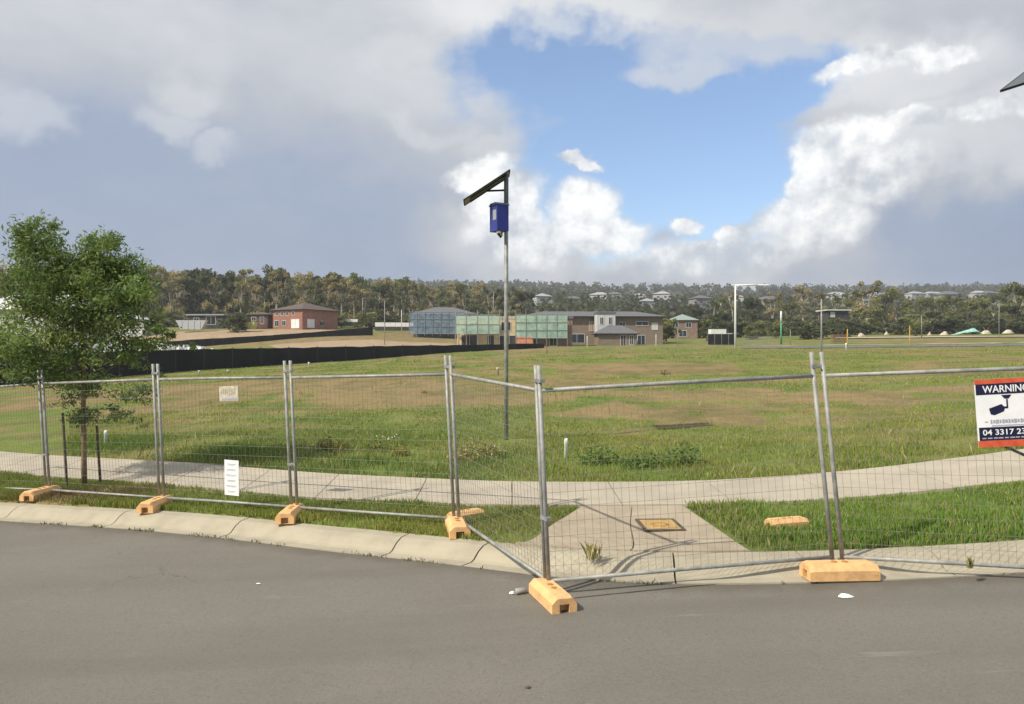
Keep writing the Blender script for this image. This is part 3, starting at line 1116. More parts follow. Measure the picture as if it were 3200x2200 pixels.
crumple('crumpled_paper', 'crumpled white paper on the road below the right kerb', on_road(2640, 1866), .17, .11, .03, whitesign, 1)
crumple('plastic_wrapper', 'pale plastic scrap on the road left of the large orange foot', on_road(1600, 1856), .07, .06, .025, whitep, 2)
bt = thing('drink_can', 'small silver drink can beside the large orange foot', 'can', on_road(1628, 1856), R(20))
MB().tube([(-.055, 0, .03), (-.05, 0, .03), (.05, 0, .03), (.055, 0, .03)], [.022, .03, .03, .022], 12).build('can_body', galv, bt, True)
MB().tube([(.055, 0, .03), (.058, 0, .03)], .02, 10).build('can_lid', galv_dark, bt)
crumple('paper_scrap', 'tiny white paper scrap out on the left of the road', on_road(808, 1826), .06, .04, .012, whitesign, 3)
crumple('leaf_scrap', 'tiny dark leaf on the road near the bottom edge', on_road(1650, 2150), .05, .04, .012, stakem, 4)

def leaf_mesh(name, C, size, tint, aspect=.35, droop=0.0):
    n = len(C)
    d = rng.normal(size=(n, 3)); d[:, 2] -= droop
    d /= np.linalg.norm(d, axis=1)[:, None]
    s = np.cross(d, rng.normal(size=(n, 3)))
    s /= np.linalg.norm(s, axis=1)[:, None] + 1e-9
    L = (size * (.6 + .8 * rng.random(n)))[:, None]
    V = np.stack([C - d * L / 2, C + s * L * aspect / 2, C + d * L / 2, C - s * L * aspect / 2], 1)
    F = np.arange(n * 4).reshape(n, 4)
    return npmesh(name, V.reshape(-1, 3), F, np.repeat(tint, 4, 0))



# ------------------------------------------------------------------ grass and weeds


def blades(name, X, Y, Z, h, w, tint, lean=.35, label=None, parent=None):
    n = len(X)
    a = rng.random(n) * 2 * math.pi
    ca, sa = np.cos(a), np.sin(a)
    la = rng.random(n) * 2 * math.pi
    ll = h * lean * (0.3 + rng.random(n))
    V = np.zeros((n, 4, 3))
    V[:, 0] = np.stack([X - ca * w / 2, Y - sa * w / 2, Z - .01], -1)
    V[:, 1] = np.stack([X + ca * w / 2, Y + sa * w / 2, Z - .01], -1)
    mx_, my_ = X + np.cos(la) * ll * .35, Y + np.sin(la) * ll * .35
    V[:, 2] = np.stack([mx_ + ca * w * .42, my_ + sa * w * .42, Z + h * .6], -1)
    V[:, 3] = np.stack([X + np.cos(la) * ll, Y + np.sin(la) * ll, Z + h], -1)
    ix = np.arange(n) * 4
    F = np.concatenate([np.stack([ix, ix + 1, ix + 2], -1), np.stack([ix, ix + 2, ix + 3], -1)])
    T = np.repeat(tint, 4, 0)
    o = link(name, npmesh(name, V.reshape(-1, 3), F, T), grassm, parent)
    return o


def gcol(X, Y, n):
    a = fbm(X * .8 + 5, Y * .5 + 2, 4)
    c2 = fbm(X * .25 + 50, Y * .16 + 21, 3)
    f = np.clip((a - .35) / .3, 0, 1)[:, None]
    g1 = np.array([.185, .245, .045]); g2 = np.array([.275, .285, .070]); g3 = np.array([.125, .205, .048]); dry = np.array([.36, .285, .135])
    col = g1 * (1 - f) + g2 * f
    q = np.clip((c2 - .48) / .15, 0, 1)[:, None] * .6
    col = col * (1 - q) + g3 * q
    d = dirtness(X, Y)
    dd = np.clip(d * 1.0 + (rng.random(n) - .55) * .5, 0, .9)[:, None]
    col = col * (1 - dd) + dry * dd
    s = (rng.random(n) < .24)[:, None]
    col = np.where(s, dry * (.8 + .4 * rng.random((n, 1))), col)
    return col * np.array([.90, .97, .86]) * (.80 + .56 * rng.random((n, 1)))


# verge strip
n = 150000
X = rng.uniform(-13, 8.5, n)
lo = kerb_y(X) + .62; hi = path_y(X) - .82
Y = lo + (hi - lo) * rng.random(n)
ragged = (fbm(X * 2.2, Y * 0 + 3.3, 3) - .5) * .35
Y = Y + np.where(rng.random(n) < .10, ragged, 0)
ok = (~in_ramp(X, Y)) & (hi > lo + .05) & (Y > kerb_y(X) + .57)
dens = fbm(X * 1.1 + 9, Y * 1.1, 3)
ok &= rng.random(n) < np.clip(.30 + (dens - .35) * 2.4, .15, 1)
X, Y = X[ok], Y[ok]; n = len(X)
tall = np.clip((fbm(X * .7 + 31, Y * .7 + 8, 3) - .38) * 3, 0.15, 1)
right = np.clip((X - 2) / 2, 0, 1)
h = (.045 + .075 * tall * rng.random(n)) * (1 + .35 * right)
c = gcol(X, Y, n)
c = c * (1 - right[:, None] * .0) * np.where(right[:, None] > .5, np.array([.92, 1.06, .85]), 1)
md = np.exp(-((X + 7.3) / 1.5) ** 2 - ((Y - 12.9) / .6) ** 2)[:, None]
c = c * (1 - md) + np.array([.16, .11, .06]) * md
tag(blades('verge_grass', X, Y, ground(X, Y), h, .008, c), 'short green verge grass between kerb and footpath', 'grass', kind='stuff')
# field: near lush bank, then thinner
Xs, Ys, hs, ws = [], [], [], []
for (y0, y1, n, h0, w0) in ((0.8, 6, 130000, .10, .010), (6, 16, 130000, .075, .018), (16, 45, 90000, .09, .045), (45, 110, 60000, .11, .10)):
    off = y0 + (y1 - y0) * rng.random(n)
    u = rng.uniform(-.78, .78, n)
    Yt = 11.6 + off
    X = u * Yt
    Y = path_y(X) + .82 + (off - .8)
    Xs.append(X); Ys.append(Y); hs.append(np.full(n, h0)); ws.append(np.full(n, w0))
X, Y, h, w = map(np.concatenate, (Xs, Ys, hs, ws))
d = dirtness(X, Y)
ok = rng.random(len(X)) < np.clip(1.05 - d * 1.2, .03, 1)
ok &= rng.random(len(X)) < np.clip(.25 + (fbm(X * .9 + 77, Y * .9, 3) - .33) * 2.6, .12, 1)
X, Y, h, w, d = X[ok], Y[ok], h[ok], w[ok], d[ok]
n = len(X)
bank = np.exp(-((Y - path_y(X) - 2.3) / 1.3) ** 2)
lush = np.clip((fbm(X * .45 + 3, Y * .45 + 61, 3) - .42) * 5, 0, 1) * bank
h = h * (.35 + .65 * rng.random(n)) * (1 - .5 * d) * (1 + 1.0 * lush)
c = gcol(X, Y, n)
c = c * (1 - .5 * lush[:, None]) + np.array([.10, .20, .04]) * .5 * lush[:, None]
tag(blades('field_grass', X, Y, ground(X, Y), h, w, c), 'patchy green and dry grass over the empty lot', 'grass', kind='stuff')


# dead stalks standing over the shorter grass
n = 2600
u = rng.uniform(-.75, .75, n); off = .9 + 26 * rng.random(n) ** 1.6
X = u * (11.6 + off); Y = path_y(X) + off
ok = rng.random(n) < np.clip((fbm(X * .5 + 13, Y * .5 + 7, 3) - .40) * 5, 0, 1)
X, Y = X[ok], Y[ok]; n = len(X)
st_c = np.array([(.40, .33, .17), (.33, .28, .12), (.24, .25, .08)])[rng.integers(0, 3, n)] * (.7 + .5 * rng.random((n, 1)))
tag(blades('dry_stalks', X, Y, ground(X, Y), .08 + .14 * rng.random(n), .008 + Y * .0003, st_c, .5), 'thin dry stalks scattered over the lot', 'grass', kind='stuff')
# tufts and grit where kerb meets asphalt
n = 2600
X = rng.uniform(-11, 7, n)
ok = rng.random(n) < np.clip((fbm(X * 2.3 + 7, X * 0 + 2, 3) - .50) * 7, 0.01, 1)
X = X[ok]; n = len(X)
Y = kerb_y(X) + rng.normal(size=n) * .022 - .006
kc = np.array([(.13, .15, .05), (.20, .17, .09), (.10, .08, .055)])[rng.integers(0, 3, n)] * (.7 + .6 * rng.random((n, 1)))
tag(blades('kerb_weeds', X, Y, road_z(X, Y) + .008, .008 + .03 * rng.random(n) ** 2, .012, kc, .8), 'small weeds and grit along the kerb line', 'weeds', kind='stuff')


# weeds one can pick out
def weed(px, py, hpx, wpx, cols, n, label, name='weed', road_=False, leafy=False, cat='weed'):
    q = on_road(px, py) if road_ else hit(px, py)
    H = hpx * 1.25 * q.y / FPX; Wd = wpx * 1.2 * q.y / FPX
    n = n * 2
    cols = np.array(cols)
    tint = cols[rng.integers(0, len(cols), n)] * (.7 + .6 * rng.random((n, 1)))
    if leafy:
        d_ = rng.normal(size=(n, 3)); d_ /= np.linalg.norm(d_, axis=1)[:, None]
        d_ *= rng.random((n, 1)) ** .5
        C_ = np.stack([d_[:, 0] * Wd * .5, d_[:, 1] * Wd * .35, np.abs(d_[:, 2]) * H * (.5 + .5 * vnoise(d_[:, 0] * 5 + px, d_[:, 1] * 4))], -1)
        o = link(name, leaf_mesh(name, C_, .06, tint, .45), grassm)
    else:
        a = rng.random(n) * 6.283; r = rng.random(n) * Wd * .33
        o = blades(name, r * np.cos(a), r * np.sin(a), np.zeros(n), H * (.3 + .7 * rng.random(n)), .005, tint, lean=Wd / max(H, .01) * .30)
    o.location = q
    return tag(o, label, cat)


straw = [(.52, .43, .22), (.42, .34, .16), (.34, .30, .12)]
yel = [(.24, .22, .05), (.17, .17, .04), (.30, .25, .09)]
dkg = [(.09, .16, .035), (.12, .19, .05), (.15, .21, .06)]
weed(1850, 1745, 50, 75, straw + yel, 26, 'dry straw coloured weed growing in the ramp joint')
weed(1020, 1408, 50, 60, yel, 150, 'yellow green weed left of the pale flowers', leafy=True)
weed(1060, 1412, 40, 60, yel, 120, 'low yellowing weed third from the panel post', leafy=True)
weed(1180, 1410, 45, 80, dkg + yel, 160, 'leafy green weed with pale flower heads', leafy=True)
weed(1250, 1425, 40, 60, yel, 120, 'yellow weed just left of the tall double post', leafy=True)
weed(1450, 1440, 70, 110, yel + straw, 260, 'broad clump of yellow weeds beneath the angled panel', leafy=True)
weed(1530, 1430, 50, 90, straw + yel, 200, 'dry weed clump at the foot of the camera pole', leafy=True)
weed(1880, 1450, 55, 130, dkg, 300, 'dark leafy weed right of the white marker peg', leafy=True)
weed(2010, 1460, 60, 150, dkg, 320, 'dark weed clump in the middle of the grassy bank', leafy=True)
weed(2140, 1455, 75, 120, dkg, 280, 'taller dark weed clump nearest the right posts', leafy=True)
weed(3030, 1772, 30, 24, dkg + straw, 50, 'small weed in the kerb joint at right')
weed(2080, 1172, 18, 40, [(.03, .05, .02)], 60, 'dark tussock on the brown soil of the lot', leafy=True)
q = hit(1325, 1228)
crumple('dark_rag', 'dark scrap lying on bare soil left of the double post', q, .30, .2, .08, stakem, 9)
fl = MB()
for q_ in range(9):
    a, e_ = random.random() * 6.28, random.random()
    x, y = .25 * math.cos(a) * e_, .2 * math.sin(a) * e_
    fl.box((x, y, .22 + random.random() * .12), (.016, .012, .022), a)
o = fl.build('flower_heads', whitep); o.location = hit(1215, 1412)
tag(o, 'pale flower heads standing among the weeds behind the fence', 'flowers')

# ------------------------------------------------------------------ leaves and trees


# the young tree behind the left panel
TB = hit(264, 1520)
TB = Vector((TB.x, TB.y, TB.z))
yt = thing('young_tree', 'bushy young green tree behind the left fence panels', 'tree', TB)
ups = TB.y / FPX


def tp(px, py, dy=0.0):
    return Vector(((px - 264) * ups, dy, (1520 - py) * ups))


MB().tube([tp(264, 1530), tp(262, 1400), tp(258, 1250, .03), tp(262, 1110), tp(250, 980), tp(190, 850, .1), tp(150, 740, .1), tp(138, 680)], [.050, .043, .040, .037, .028, .019, .013, .005], 8).build('trunk', bark, yt, True)
rr = random.Random(5)
for (p_, q_, e_) in [((262, 1120), (330, 1000), (335, 780)), ((262, 1140), (180, 1050), (50, 960)), ((260, 1080), (370, 1010), (470, 950)), ((258, 1180), (200, 1130), (90, 1110)), ((252, 1000), (300, 900), (320, 770)),
                     ((262, 1210), (330, 1150), (430, 1080)), ((260, 1240), (330, 1230), (400, 1250)), ((258, 1060), (130, 980), (60, 860))]:
    dy = rr.uniform(-.5, .5)
    MB().tube([tp(*p_), tp(*q_, dy * .5), tp(*e_, dy)], [.018, .012, .004], 6).build('branch', bark, yt, True)
CR = [(135, 720, 70, 1), (120, 800, 120, 1), (220, 830, 100, 1), (60, 860, 80, 1), (150, 900, 150, 1.1), (325, 800, 75, 1), (380, 860, 95, 1), (300, 900, 120, 1.1), (420, 930, 90, 1), (460, 990, 65, .7),
      (180, 990, 150, .9), (40, 970, 110, .9), (320, 1000, 130, 1), (90, 1080, 125, 1.1), (230, 1090, 125, 1.1), (370, 1060, 105, 1.0), (-30, 1040, 100, 1.0), (480, 1040, 60, .5), (505, 1010, 45, .5), (140, 1150, 95, .8), (20, 1080, 110, .8), (350, 780, 80, .9), (330, 850, 100, .9),
      (300, 1150, 95, .8), (430, 1080, 80, .7), (220, 1210, 80, .6), (290, 1250, 90, .55), (390, 1220, 80, .6), (180, 1260, 60, .3), (360, 1320, 50, .25), (450, 1250, 50, .3), (250, 1320, 60, .2), (30, 1130, 70, .5), (540, 1065, 40, .6), (580, 1085, 28, .6), (500, 1075, 45, .6), (470, 1150, 45, .4), (330, 1290, 60, .45), (420, 1300, 45, .35)]
CC = []; TT = []
for px, py, r, dn in CR:
    low_ = py > 930
    n = int(2300 * (r / 100) ** 2 * dn * (.50 if low_ else .85))
    nc = max(3, int((7 if low_ else 16) * (r / 100) ** 1.5))
    sub = rng.normal(size=(nc, 3)); sub /= np.linalg.norm(sub, axis=1)[:, None]; sub *= (rng.random((nc, 1)) ** .45)
    which = rng.integers(0, nc, n)
    pts_ = sub[which] * .90 + rng.normal(size=(n, 3)) * (np.array([.24, .24, .11]) if low_ else .17)
    c0 = np.array(tp(px, py, rng.uniform(-.25, .25)))
    CC.append(c0 + pts_ * np.array([r * ups, r * ups * 1.05, r * ups]))
    tone_ = (.65 + .7 * rng.random(nc))[which][:, None]
    hue = rng.random((nc, 1))[which]
    col = (np.array([.23, .285, .085]) * (1 - hue) + np.array([.125, .19, .08]) * hue) * tone_ * (.7 + .6 * rng.random((n, 1)))
    TT.append(col)
CC = np.concatenate(CC); TT = np.concatenate(TT)
link('crown', leaf_mesh('crown', CC, .06 + .05 * rng.random(len(CC)), TT, .30, .3), leaf, yt)
for px, py, tx, ty, lb in ((212, 1525, 196, 1290, 'dark timber stake left of the young tree trunk'), (316, 1512, 303, 1330, 'dark timber stake right of the young tree trunk')):
    q = hit(px, py)
    top = at(tx, ty, q.y)
    tag(MB().tube([(0, 0, -.2), tuple(top - q)], .022, 6).build('tree_stake', stakem), lb, 'stake').location = q

# gum trees: a few forms, then copies


def gum(seed, H, spread, dense, cols, leafsize, pale, low=True):
    g_ = random.Random(seed); r_ = np.random.default_rng(seed)
    tr = MB()
    lean = g_.uniform(-.08, .08) * H
    fork = H * g_.uniform(.32, .5)
    tr.tube([(0, 0, -1), (lean * .2, 0, fork * .5), (lean * .5, 0, fork)], [H * .024, H * .019, H * .015], 6)
    ends = []
    for q in range(g_.randint(4, 6)):
        a = g_.uniform(0, 6.28)
        rr_ = spread * g_.uniform(.3, 1.0)
        e_ = Vector((lean * .5 + rr_ * math.cos(a), rr_ * math.sin(a), H * g_.uniform(.68, .95)))
        s_ = Vector((lean * .5, 0, fork * g_.uniform(.8, 1.0)))
        m_ = s_.lerp(e_, .5) + Vector((g_.uniform(-.4, .4), g_.uniform(-.4, .4), H * .05))
        tr.tube([s_, m_, e_], [H * .011, H * .007, H * .002], 5)
        ends.append(e_)
        e2 = m_ + Vector((g_.uniform(-1, 1) * spread * .5, g_.uniform(-1, 1) * spread * .5, H * g_.uniform(.05, .25)))
        tr.tube([m_, e2], [H * .006, H * .002], 4)
        ends.append(e2)
        if low:
            for _ in range(1):
                ends.append(Vector((g_.uniform(-1, 1) * spread * .7, g_.uniform(-1, 1) * spread * .7, H * g_.uniform(.06, .5))))
        if g_.random() < .55:
            ends.append(s_.lerp(m_, .6) + Vector((g_.uniform(-1, 1) * spread * .5, g_.uniform(-1, 1) * spread * .5, -H * .02)))
    C_ = []; T_ = []
    for e_ in ends:
        n_ = int(dense * g_.uniform(.6, 1.3))
        rad = spread * g_.uniform(.28, .46)
        pp = r_.normal(size=(n_, 3)); pp /= np.linalg.norm(pp, axis=1)[:, None]; pp *= (r_.random((n_, 1)) ** .4)
        C_.append(np.array(e_) + pp * np.array([rad, rad, rad * .72]))
        c_ = np.array(cols[g_.randrange(len(cols))]) * g_.uniform(.75, 1.25)
        T_.append(c_ * (.7 + .6 * r_.random((n_, 1))))
    tm = tr.mesh('trunk'); tm.materials.append(gumbark if pale else bark)
    cm = leaf_mesh('crown', np.concatenate(C_), leafsize, np.concatenate(T_), .6); cm.materials.append(leaf)
    return tm, cm, H


OL = [(.33, .275, .15), (.29, .255, .135), (.35, .275, .155), (.24, .23, .125)]
GR = [(.17, .18, .08), (.21, .21, .09), (.15, .165, .075)]
DK = [(.085, .105, .055), (.105, .12, .06), (.12, .122, .065)]
LG = [(.23, .24, .09), (.26, .245, .11), (.20, .215, .085)]
GA = [gum(10 + i, 17, 3.6, 75, OL, .75, True) for i in range(6)]
GB = [gum(30 + i, 15, 4.2, 95, GR, .8, True) for i in range(4)]
GC = [gum(50 + i, 14, 4.6, 120, DK, .9, False) for i in range(4)]
GD = [gum(70 + i, 13, 4.2, 100, LG, .75, True) for i in range(4)]


def bush_form(seed, cols):
    g_ = random.Random(seed); r_ = np.random.default_rng(seed)
    H, sp = 6.0, 2.6
    tr = MB(); C_ = []; T_ = []
    for q in range(22):
        a = g_.uniform(0, 6.28); e_ = g_.uniform(.05, 1) ** .5
        zz = g_.uniform(.10, .86)
        rad = sp * e_ * math.sqrt(max(.1, 1 - (zz - .3) ** 2 * 1.6))
        p_ = Vector((rad * math.cos(a), rad * math.sin(a), H * zz))
        if q % 3 == 0:
            tr.tube([(0, 0, -.3), p_ * .5, p_], [.10, .06, .02], 5)
        n_ = int(62 * g_.uniform(.7, 1.3))
        pp = r_.normal(size=(n_, 3)); pp /= np.linalg.norm(pp, axis=1)[:, None]; pp *= (r_.random((n_, 1)) ** .4)
        C_.append(np.array(p_) + pp * np.array([1.0, 1.0, .85]) * g_.uniform(.7, 1.1))
        T_.append(np.array(cols[g_.randrange(len(cols))]) * g_.uniform(.75, 1.25) * (.7 + .6 * r_.random((n_, 1))))
    tm = tr.mesh('trunk'); tm.materials.append(bark)
    cm = leaf_mesh('crown', np.concatenate(C_), .6, np.concatenate(T_), .6); cm.materials.append(leaf)
    return tm, cm, H


BD = [bush_form(90 + i, DK) for i in range(3)]
BG = [bush_form(95 + i, GR + LG[:1]) for i in range(4)]


def plant(tpl, x, y, H, label, name='gum_tree', group=None, cat='tree', sx_=1.0):
    tm, cm, h0 = tpl
    r = thing(name, label, cat, (x, y, gz(x, y) - .1), random.uniform(0, 6.28), group)
    s = H / h0
    r.scale = (s * sx_, s * sx_, s)
    link('trunk', tm, None, r); link('crown', cm, None, r)
    return r


def top_left(px):
    return np.interp(px, [-300, 440, 520, 700, 860, 960, 1080, 1200, 1320, 1500, 1700], [826, 816, 824, 831, 822, 828, 840, 850, 860, 876, 905])


NLEFT = 0
for row, (d0, d1, n) in enumerate(((232, 246, 44), (250, 268, 46), (272, 300, 44))):
    for q in range(n):
        px = -120 + (1640 + 120) * (q + random.random()) / n
        d = random.uniform(d0, d1)
        if px > 1180:
            d += 40
        x = (px - 1600) / FPX * d
        zt = EYE - (top_left(px) + random.uniform(0, 34) + (row == 0) * 22 - 1100) / FPX * d
        H = zt - gz(x, d)
        if H < 4: continue
        t_ = random.choice(GA if random.random() < .72 else GB if random.random() < .7 else GC)
        where = 'behind the young tree and pale roof' if px < 480 else 'left of the red brick house' if px < 840 else 'rising behind the red brick house' if px < 1060 else 'between brick house and blue scaffold' if px < 1290 else 'behind the scaffolded houses'
        plant(t_, x, d, H, ('front' if row == 0 else 'middle' if row == 1 else 'back') + ' row gum tree with thin pale trunk ' + where, 'gum_tree', 'wooded rise row %s, %s' % (('front', 'middle', 'back')[row], where), sx_=.85)
# trees at right
RT_ = [(2230, 240, 930, GB), (2290, 300, 905, GA), (2350, 260, 930, GC), (2420, 290, 905, GA), (2470, 250, 925, GB), (2510, 300, 890, GA), (2560, 310, 905, GA), (2620, 320, 910, GB), (2665, 270, 925, GD), (2715, 250, 868, GA),
       (2760, 255, 905, GD), (2800, 270, 890, GA), (2850, 245, 930, GD), (2900, 260, 925, GD), (2950, 250, 925, GD), (2985, 280, 915, GB), (3020, 245, 935, GD), (3060, 255, 930, GD), (3105, 262, 915, GB), (3150, 250, 920, GD),
       (3185, 240, 880, GB), (3230, 255, 870, GB), (3290, 250, 880, GD), (2690, 232, 965, GD), (2740, 236, 955, GD), (2835, 238, 965, GD), (2915, 236, 970, GC), (3000, 236, 970, GB), (3080, 238, 960, GD), (3160, 235, 950, GC), (2180, 260, 960, GC), (2260, 230, 975, GC), (2310, 225, 985, GB)]
for px, d, ty, fam in RT_:
    x = (px - 1600) / FPX * d
    H = EYE - (ty - 1100) / FPX * d - gz(x, d)
    fam_l = {id(GA): 'tall thin olive gum', id(GB): 'mid green gum', id(GC): 'dark bushy', id(GD): 'light green gum'}[id(fam)]
    where = 'behind the white lamp post' if px < 2400 else 'left of the dark house at right' if px < 2580 else 'right of the dark house' if px < 2780 else 'behind the yellow bank at right' if px < 2960 else 'behind the teal sheet at right' if px < 3090 else 'at the right edge'
    plant(random.choice(fam), x, d, H, fam_l + ' tree ' + where, 'gum_tree', fam_l + ' ' + where)
# shrubs near the far houses
for px, d, ty, wd, lb in [(730, 195, 972, 1.5, 'dark round bush left of the red brick house'), (2530, 190, 1000, 2.0, 'wide dark green hedge tree before the dark house'), (2610, 195, 1005, 1.8, 'dark green shrub under the dark house'),
                          (2860, 200, 1000, 1.2, 'small green tree beside the right lamp post'), (2080, 185, 990, 1.2, 'small tree at the right end of the tan brick house'), (2230, 190, 1000, 1.3, 'dark shrub behind the black screen'),
                          (1480, 260, 945, 1.3, 'dark tree behind the green scaffold'), (2350, 200, 1010, 1.3, 'green shrub right of the white lamp post'), (2430, 205, 1000, 1.2, 'green shrub behind the green and white post')]:
    x = (px - 1600) / FPX * d
    H = EYE - (ty - 1100) / FPX * d - gz(x, d)
    plant(random.choice(BD if 'dark' in lb else BG), x, d, max(3, H), lb, 'shrub', None, 'shrub', wd)

# scrub filling the feet of the trees
SC = []
for px in range(1660, 3260, 34):
    SC.append((px + random.uniform(-14, 14), random.uniform(218, 246), random.uniform(3.2, 6.5)))
for px in range(430, 1330, 38):
    SC.append((px + random.uniform(-14, 14), random.uniform(224, 240) + (40 if px > 1180 else 0), random.uniform(2.8, 5.0)))
for px, d, H in SC:
    x = (px - 1600) / FPX * d
    where = 'left of the red brick house' if px < 840 else 'behind the red brick house' if px < 1060 else 'left of the blue scaffold' if px < 1400 else 'behind the tan house' if px < 2090 else 'around the white lamp post' if px < 2420 else 'beside the dark house' if px < 2700 else 'behind the yellow bank' if px < 2960 else 'behind the teal sheet'
    plant(random.choice(BD + BG if px > 1500 else BG), x, d, H, 'low scrub bush in the row ' + where, 'scrub_bush', 'scrub ' + where, 'shrub', random.uniform(1.5, 2.3))

# far wooded hills: one mass
n = 5200
l = rng.uniform(math.log(330), math.log(1420), n)
d = np.exp(l)
u = rng.uniform(-.95, .95, n)
X = u * d
keep = fbm(X * .006, d * .006, 3) > .30
X, d = X[keep], d[keep]; n = len(X)
z = ground(X, d)
hh = rng.uniform(5, 11, n) * (1 + (d > 900) * .25)
C = []; T = []
per = 26
r = hh * .55
base_c = np.array([(.080, .092, .052), (.10, .105, .058), (.12, .115, .062), (.088, .095, .06)])[rng.integers(0, 4, n)] * (.7 + .6 * rng.random((n, 1)))
pp = rng.normal(size=(n, per, 3)); pp /= np.linalg.norm(pp, axis=2)[..., None]; pp *= rng.random((n, per, 1)) ** .35
C = np.stack([X, d, z + hh * .55], -1)[:, None] + pp * np.stack([r, r, hh * .55], -1)[:, None]
T = np.repeat(base_c, per, 0) * (.75 + .5 * rng.random((n * per, 1)))
sz = np.repeat(1.7 + d / 500, per)
me = leaf_mesh('far_woodland', C.reshape(-1, 3), sz, T, .75)
tag(link('far_woodland', me, leaf), 'distant wooded hills along the skyline', 'woodland', kind='stuff')

# ------------------------------------------------------------------ black site fences
blackcloth = mat('black_shade_cloth', (.016, .016, .016), .85, .35, .5)


def shade_fence(name, label, line, n):
    """line of (px, base py, top py)"""
    pxs = np.linspace(line[0][0], line[-1][0], n)
    by = np.interp(pxs, [q[0] for q in line], [q[1] for q in line]); ty = np.interp(pxs, [q[0] for q in line], [q[2] for q in line])
    pts = []
    dprev = 20
    for i in range(n):
        h_ = hit(pxs[i], by[i], 25)
        dd = h_.y
        pts.append((dd, (by[i] - ty[i])))
    D_ = np.array([q[0] for q in pts]); D_ = np.convolve(np.pad(D_, 4, 'edge'), np.ones(9) / 9, 'valid')
    root = None
    P_ = []
    for i in range(n):
        x = (pxs[i] - 1600) / FPX * D_[i]
        zt = EYE - (ty[i] - 1100) / FPX * D_[i]
        P_.append((Vector((x, D_[i], gz(x, D_[i]) - .25)), zt))
    root = thing(name, label, 'fence', P_[0][0])
    o = P_[0][0]
    for i in range(n - 1):
        (a, za), (c_, zc) = P_[i], P_[i + 1]
        dirv = (c_ - a).normalized()
        nn = Vector((-dirv.y, dirv.x, 0)) * .02
        m_ = MB()
        k_ = 4
        vs_ = []; fs_ = []
        for s_ in (-1, 1):
            for j in range(k_ + 1):
                t_ = j / k_
                b_ = a.lerp(c_, t_)
                sag = -.10 * math.sin(math.pi * t_) * random.random()
                vs_ += [b_ + nn * s_, Vector((b_.x, b_.y, za * (1 - t_) + zc * t_ + sag)) + nn * s_]
        w_ = 2 * (k_ + 1)
        for j in range(k_):
            fs_ += [(2 * j, 2 * j + 2, 2 * j + 3, 2 * j + 1), (w_ + 2 * j + 1, w_ + 2 * j + 3, w_ + 2 * j + 2, w_ + 2 * j), (2 * j + 1, 2 * j + 3, w_ + 2 * j + 3, w_ + 2 * j + 1)]
        fs_ += [(0, 1, w_ + 1, w_), (2 * k_, w_ + 2 * k_, w_ + 2 * k_ + 1, 2 * k_ + 1)]
        m_.add(vs_, fs_).build('cloth_panel', blackcloth, root, off=o)
        MB().tube([a, Vector((a.x, a.y, za + .12))], .04, 6).build('post', stakem, root, off=o)
    return root


shade_fence('shade_cloth_fence', 'long black shade cloth fence crossing the left of the lot', [(-160, 1226, 1122), (0, 1208, 1113), (480, 1170, 1093), (900, 1138, 1086), (1300, 1114, 1079), (1560, 1095, 1076), (1700, 1082, 1073)], 22)
shade_fence('shade_cloth_fence', 'far black shade cloth fence below the red brick house', [(380, 1100, 1078), (600, 1084, 1061), (850, 1069, 1047), (1000, 1056, 1036), (1165, 1042, 1022)], 12)


# ------------------------------------------------------------------ buildings
redbrick = mat('red_brick', (.33, .165, .115), .9, col2=(.26, .12, .085), scale=1.2)
orangebrick = mat('orange_brick', (.36, .15, .09), .9, col2=(.28, .11, .07), scale=1.2)
tanbrick = mat('tan_brick', (.255, .195, .15), .9, col2=(.21, .16, .125), scale=1.0)
creamw = mat('cream_wall', (.55, .44, .26), .9, .12, 1.0)
paleren = mat('pale_render', (.52, .52, .50), .85, .08, .8)
whitew = mat('white_wall', (.70, .70, .68), .8, .06, .8)
darkw = mat('dark_wall', (.06, .055, .05), .85, .3, .8)
greyroof = mat('grey_roof_tile', (.155, .155, .165), .8, col2=(.125, .125, .135), scale=2.0)
brownroof = mat('brown_roof_tile', (.115, .09, .075), .85, .2, 2.0)
paleroof = mat('pale_metal_roof', (.62, .62, .60), .45, .06, 1.0)
glassm = mat('window_glass', (.02, .024, .03), .12, .1, spec=.6)
framem = mat('window_frame', (.60, .60, .58), .6, .06)


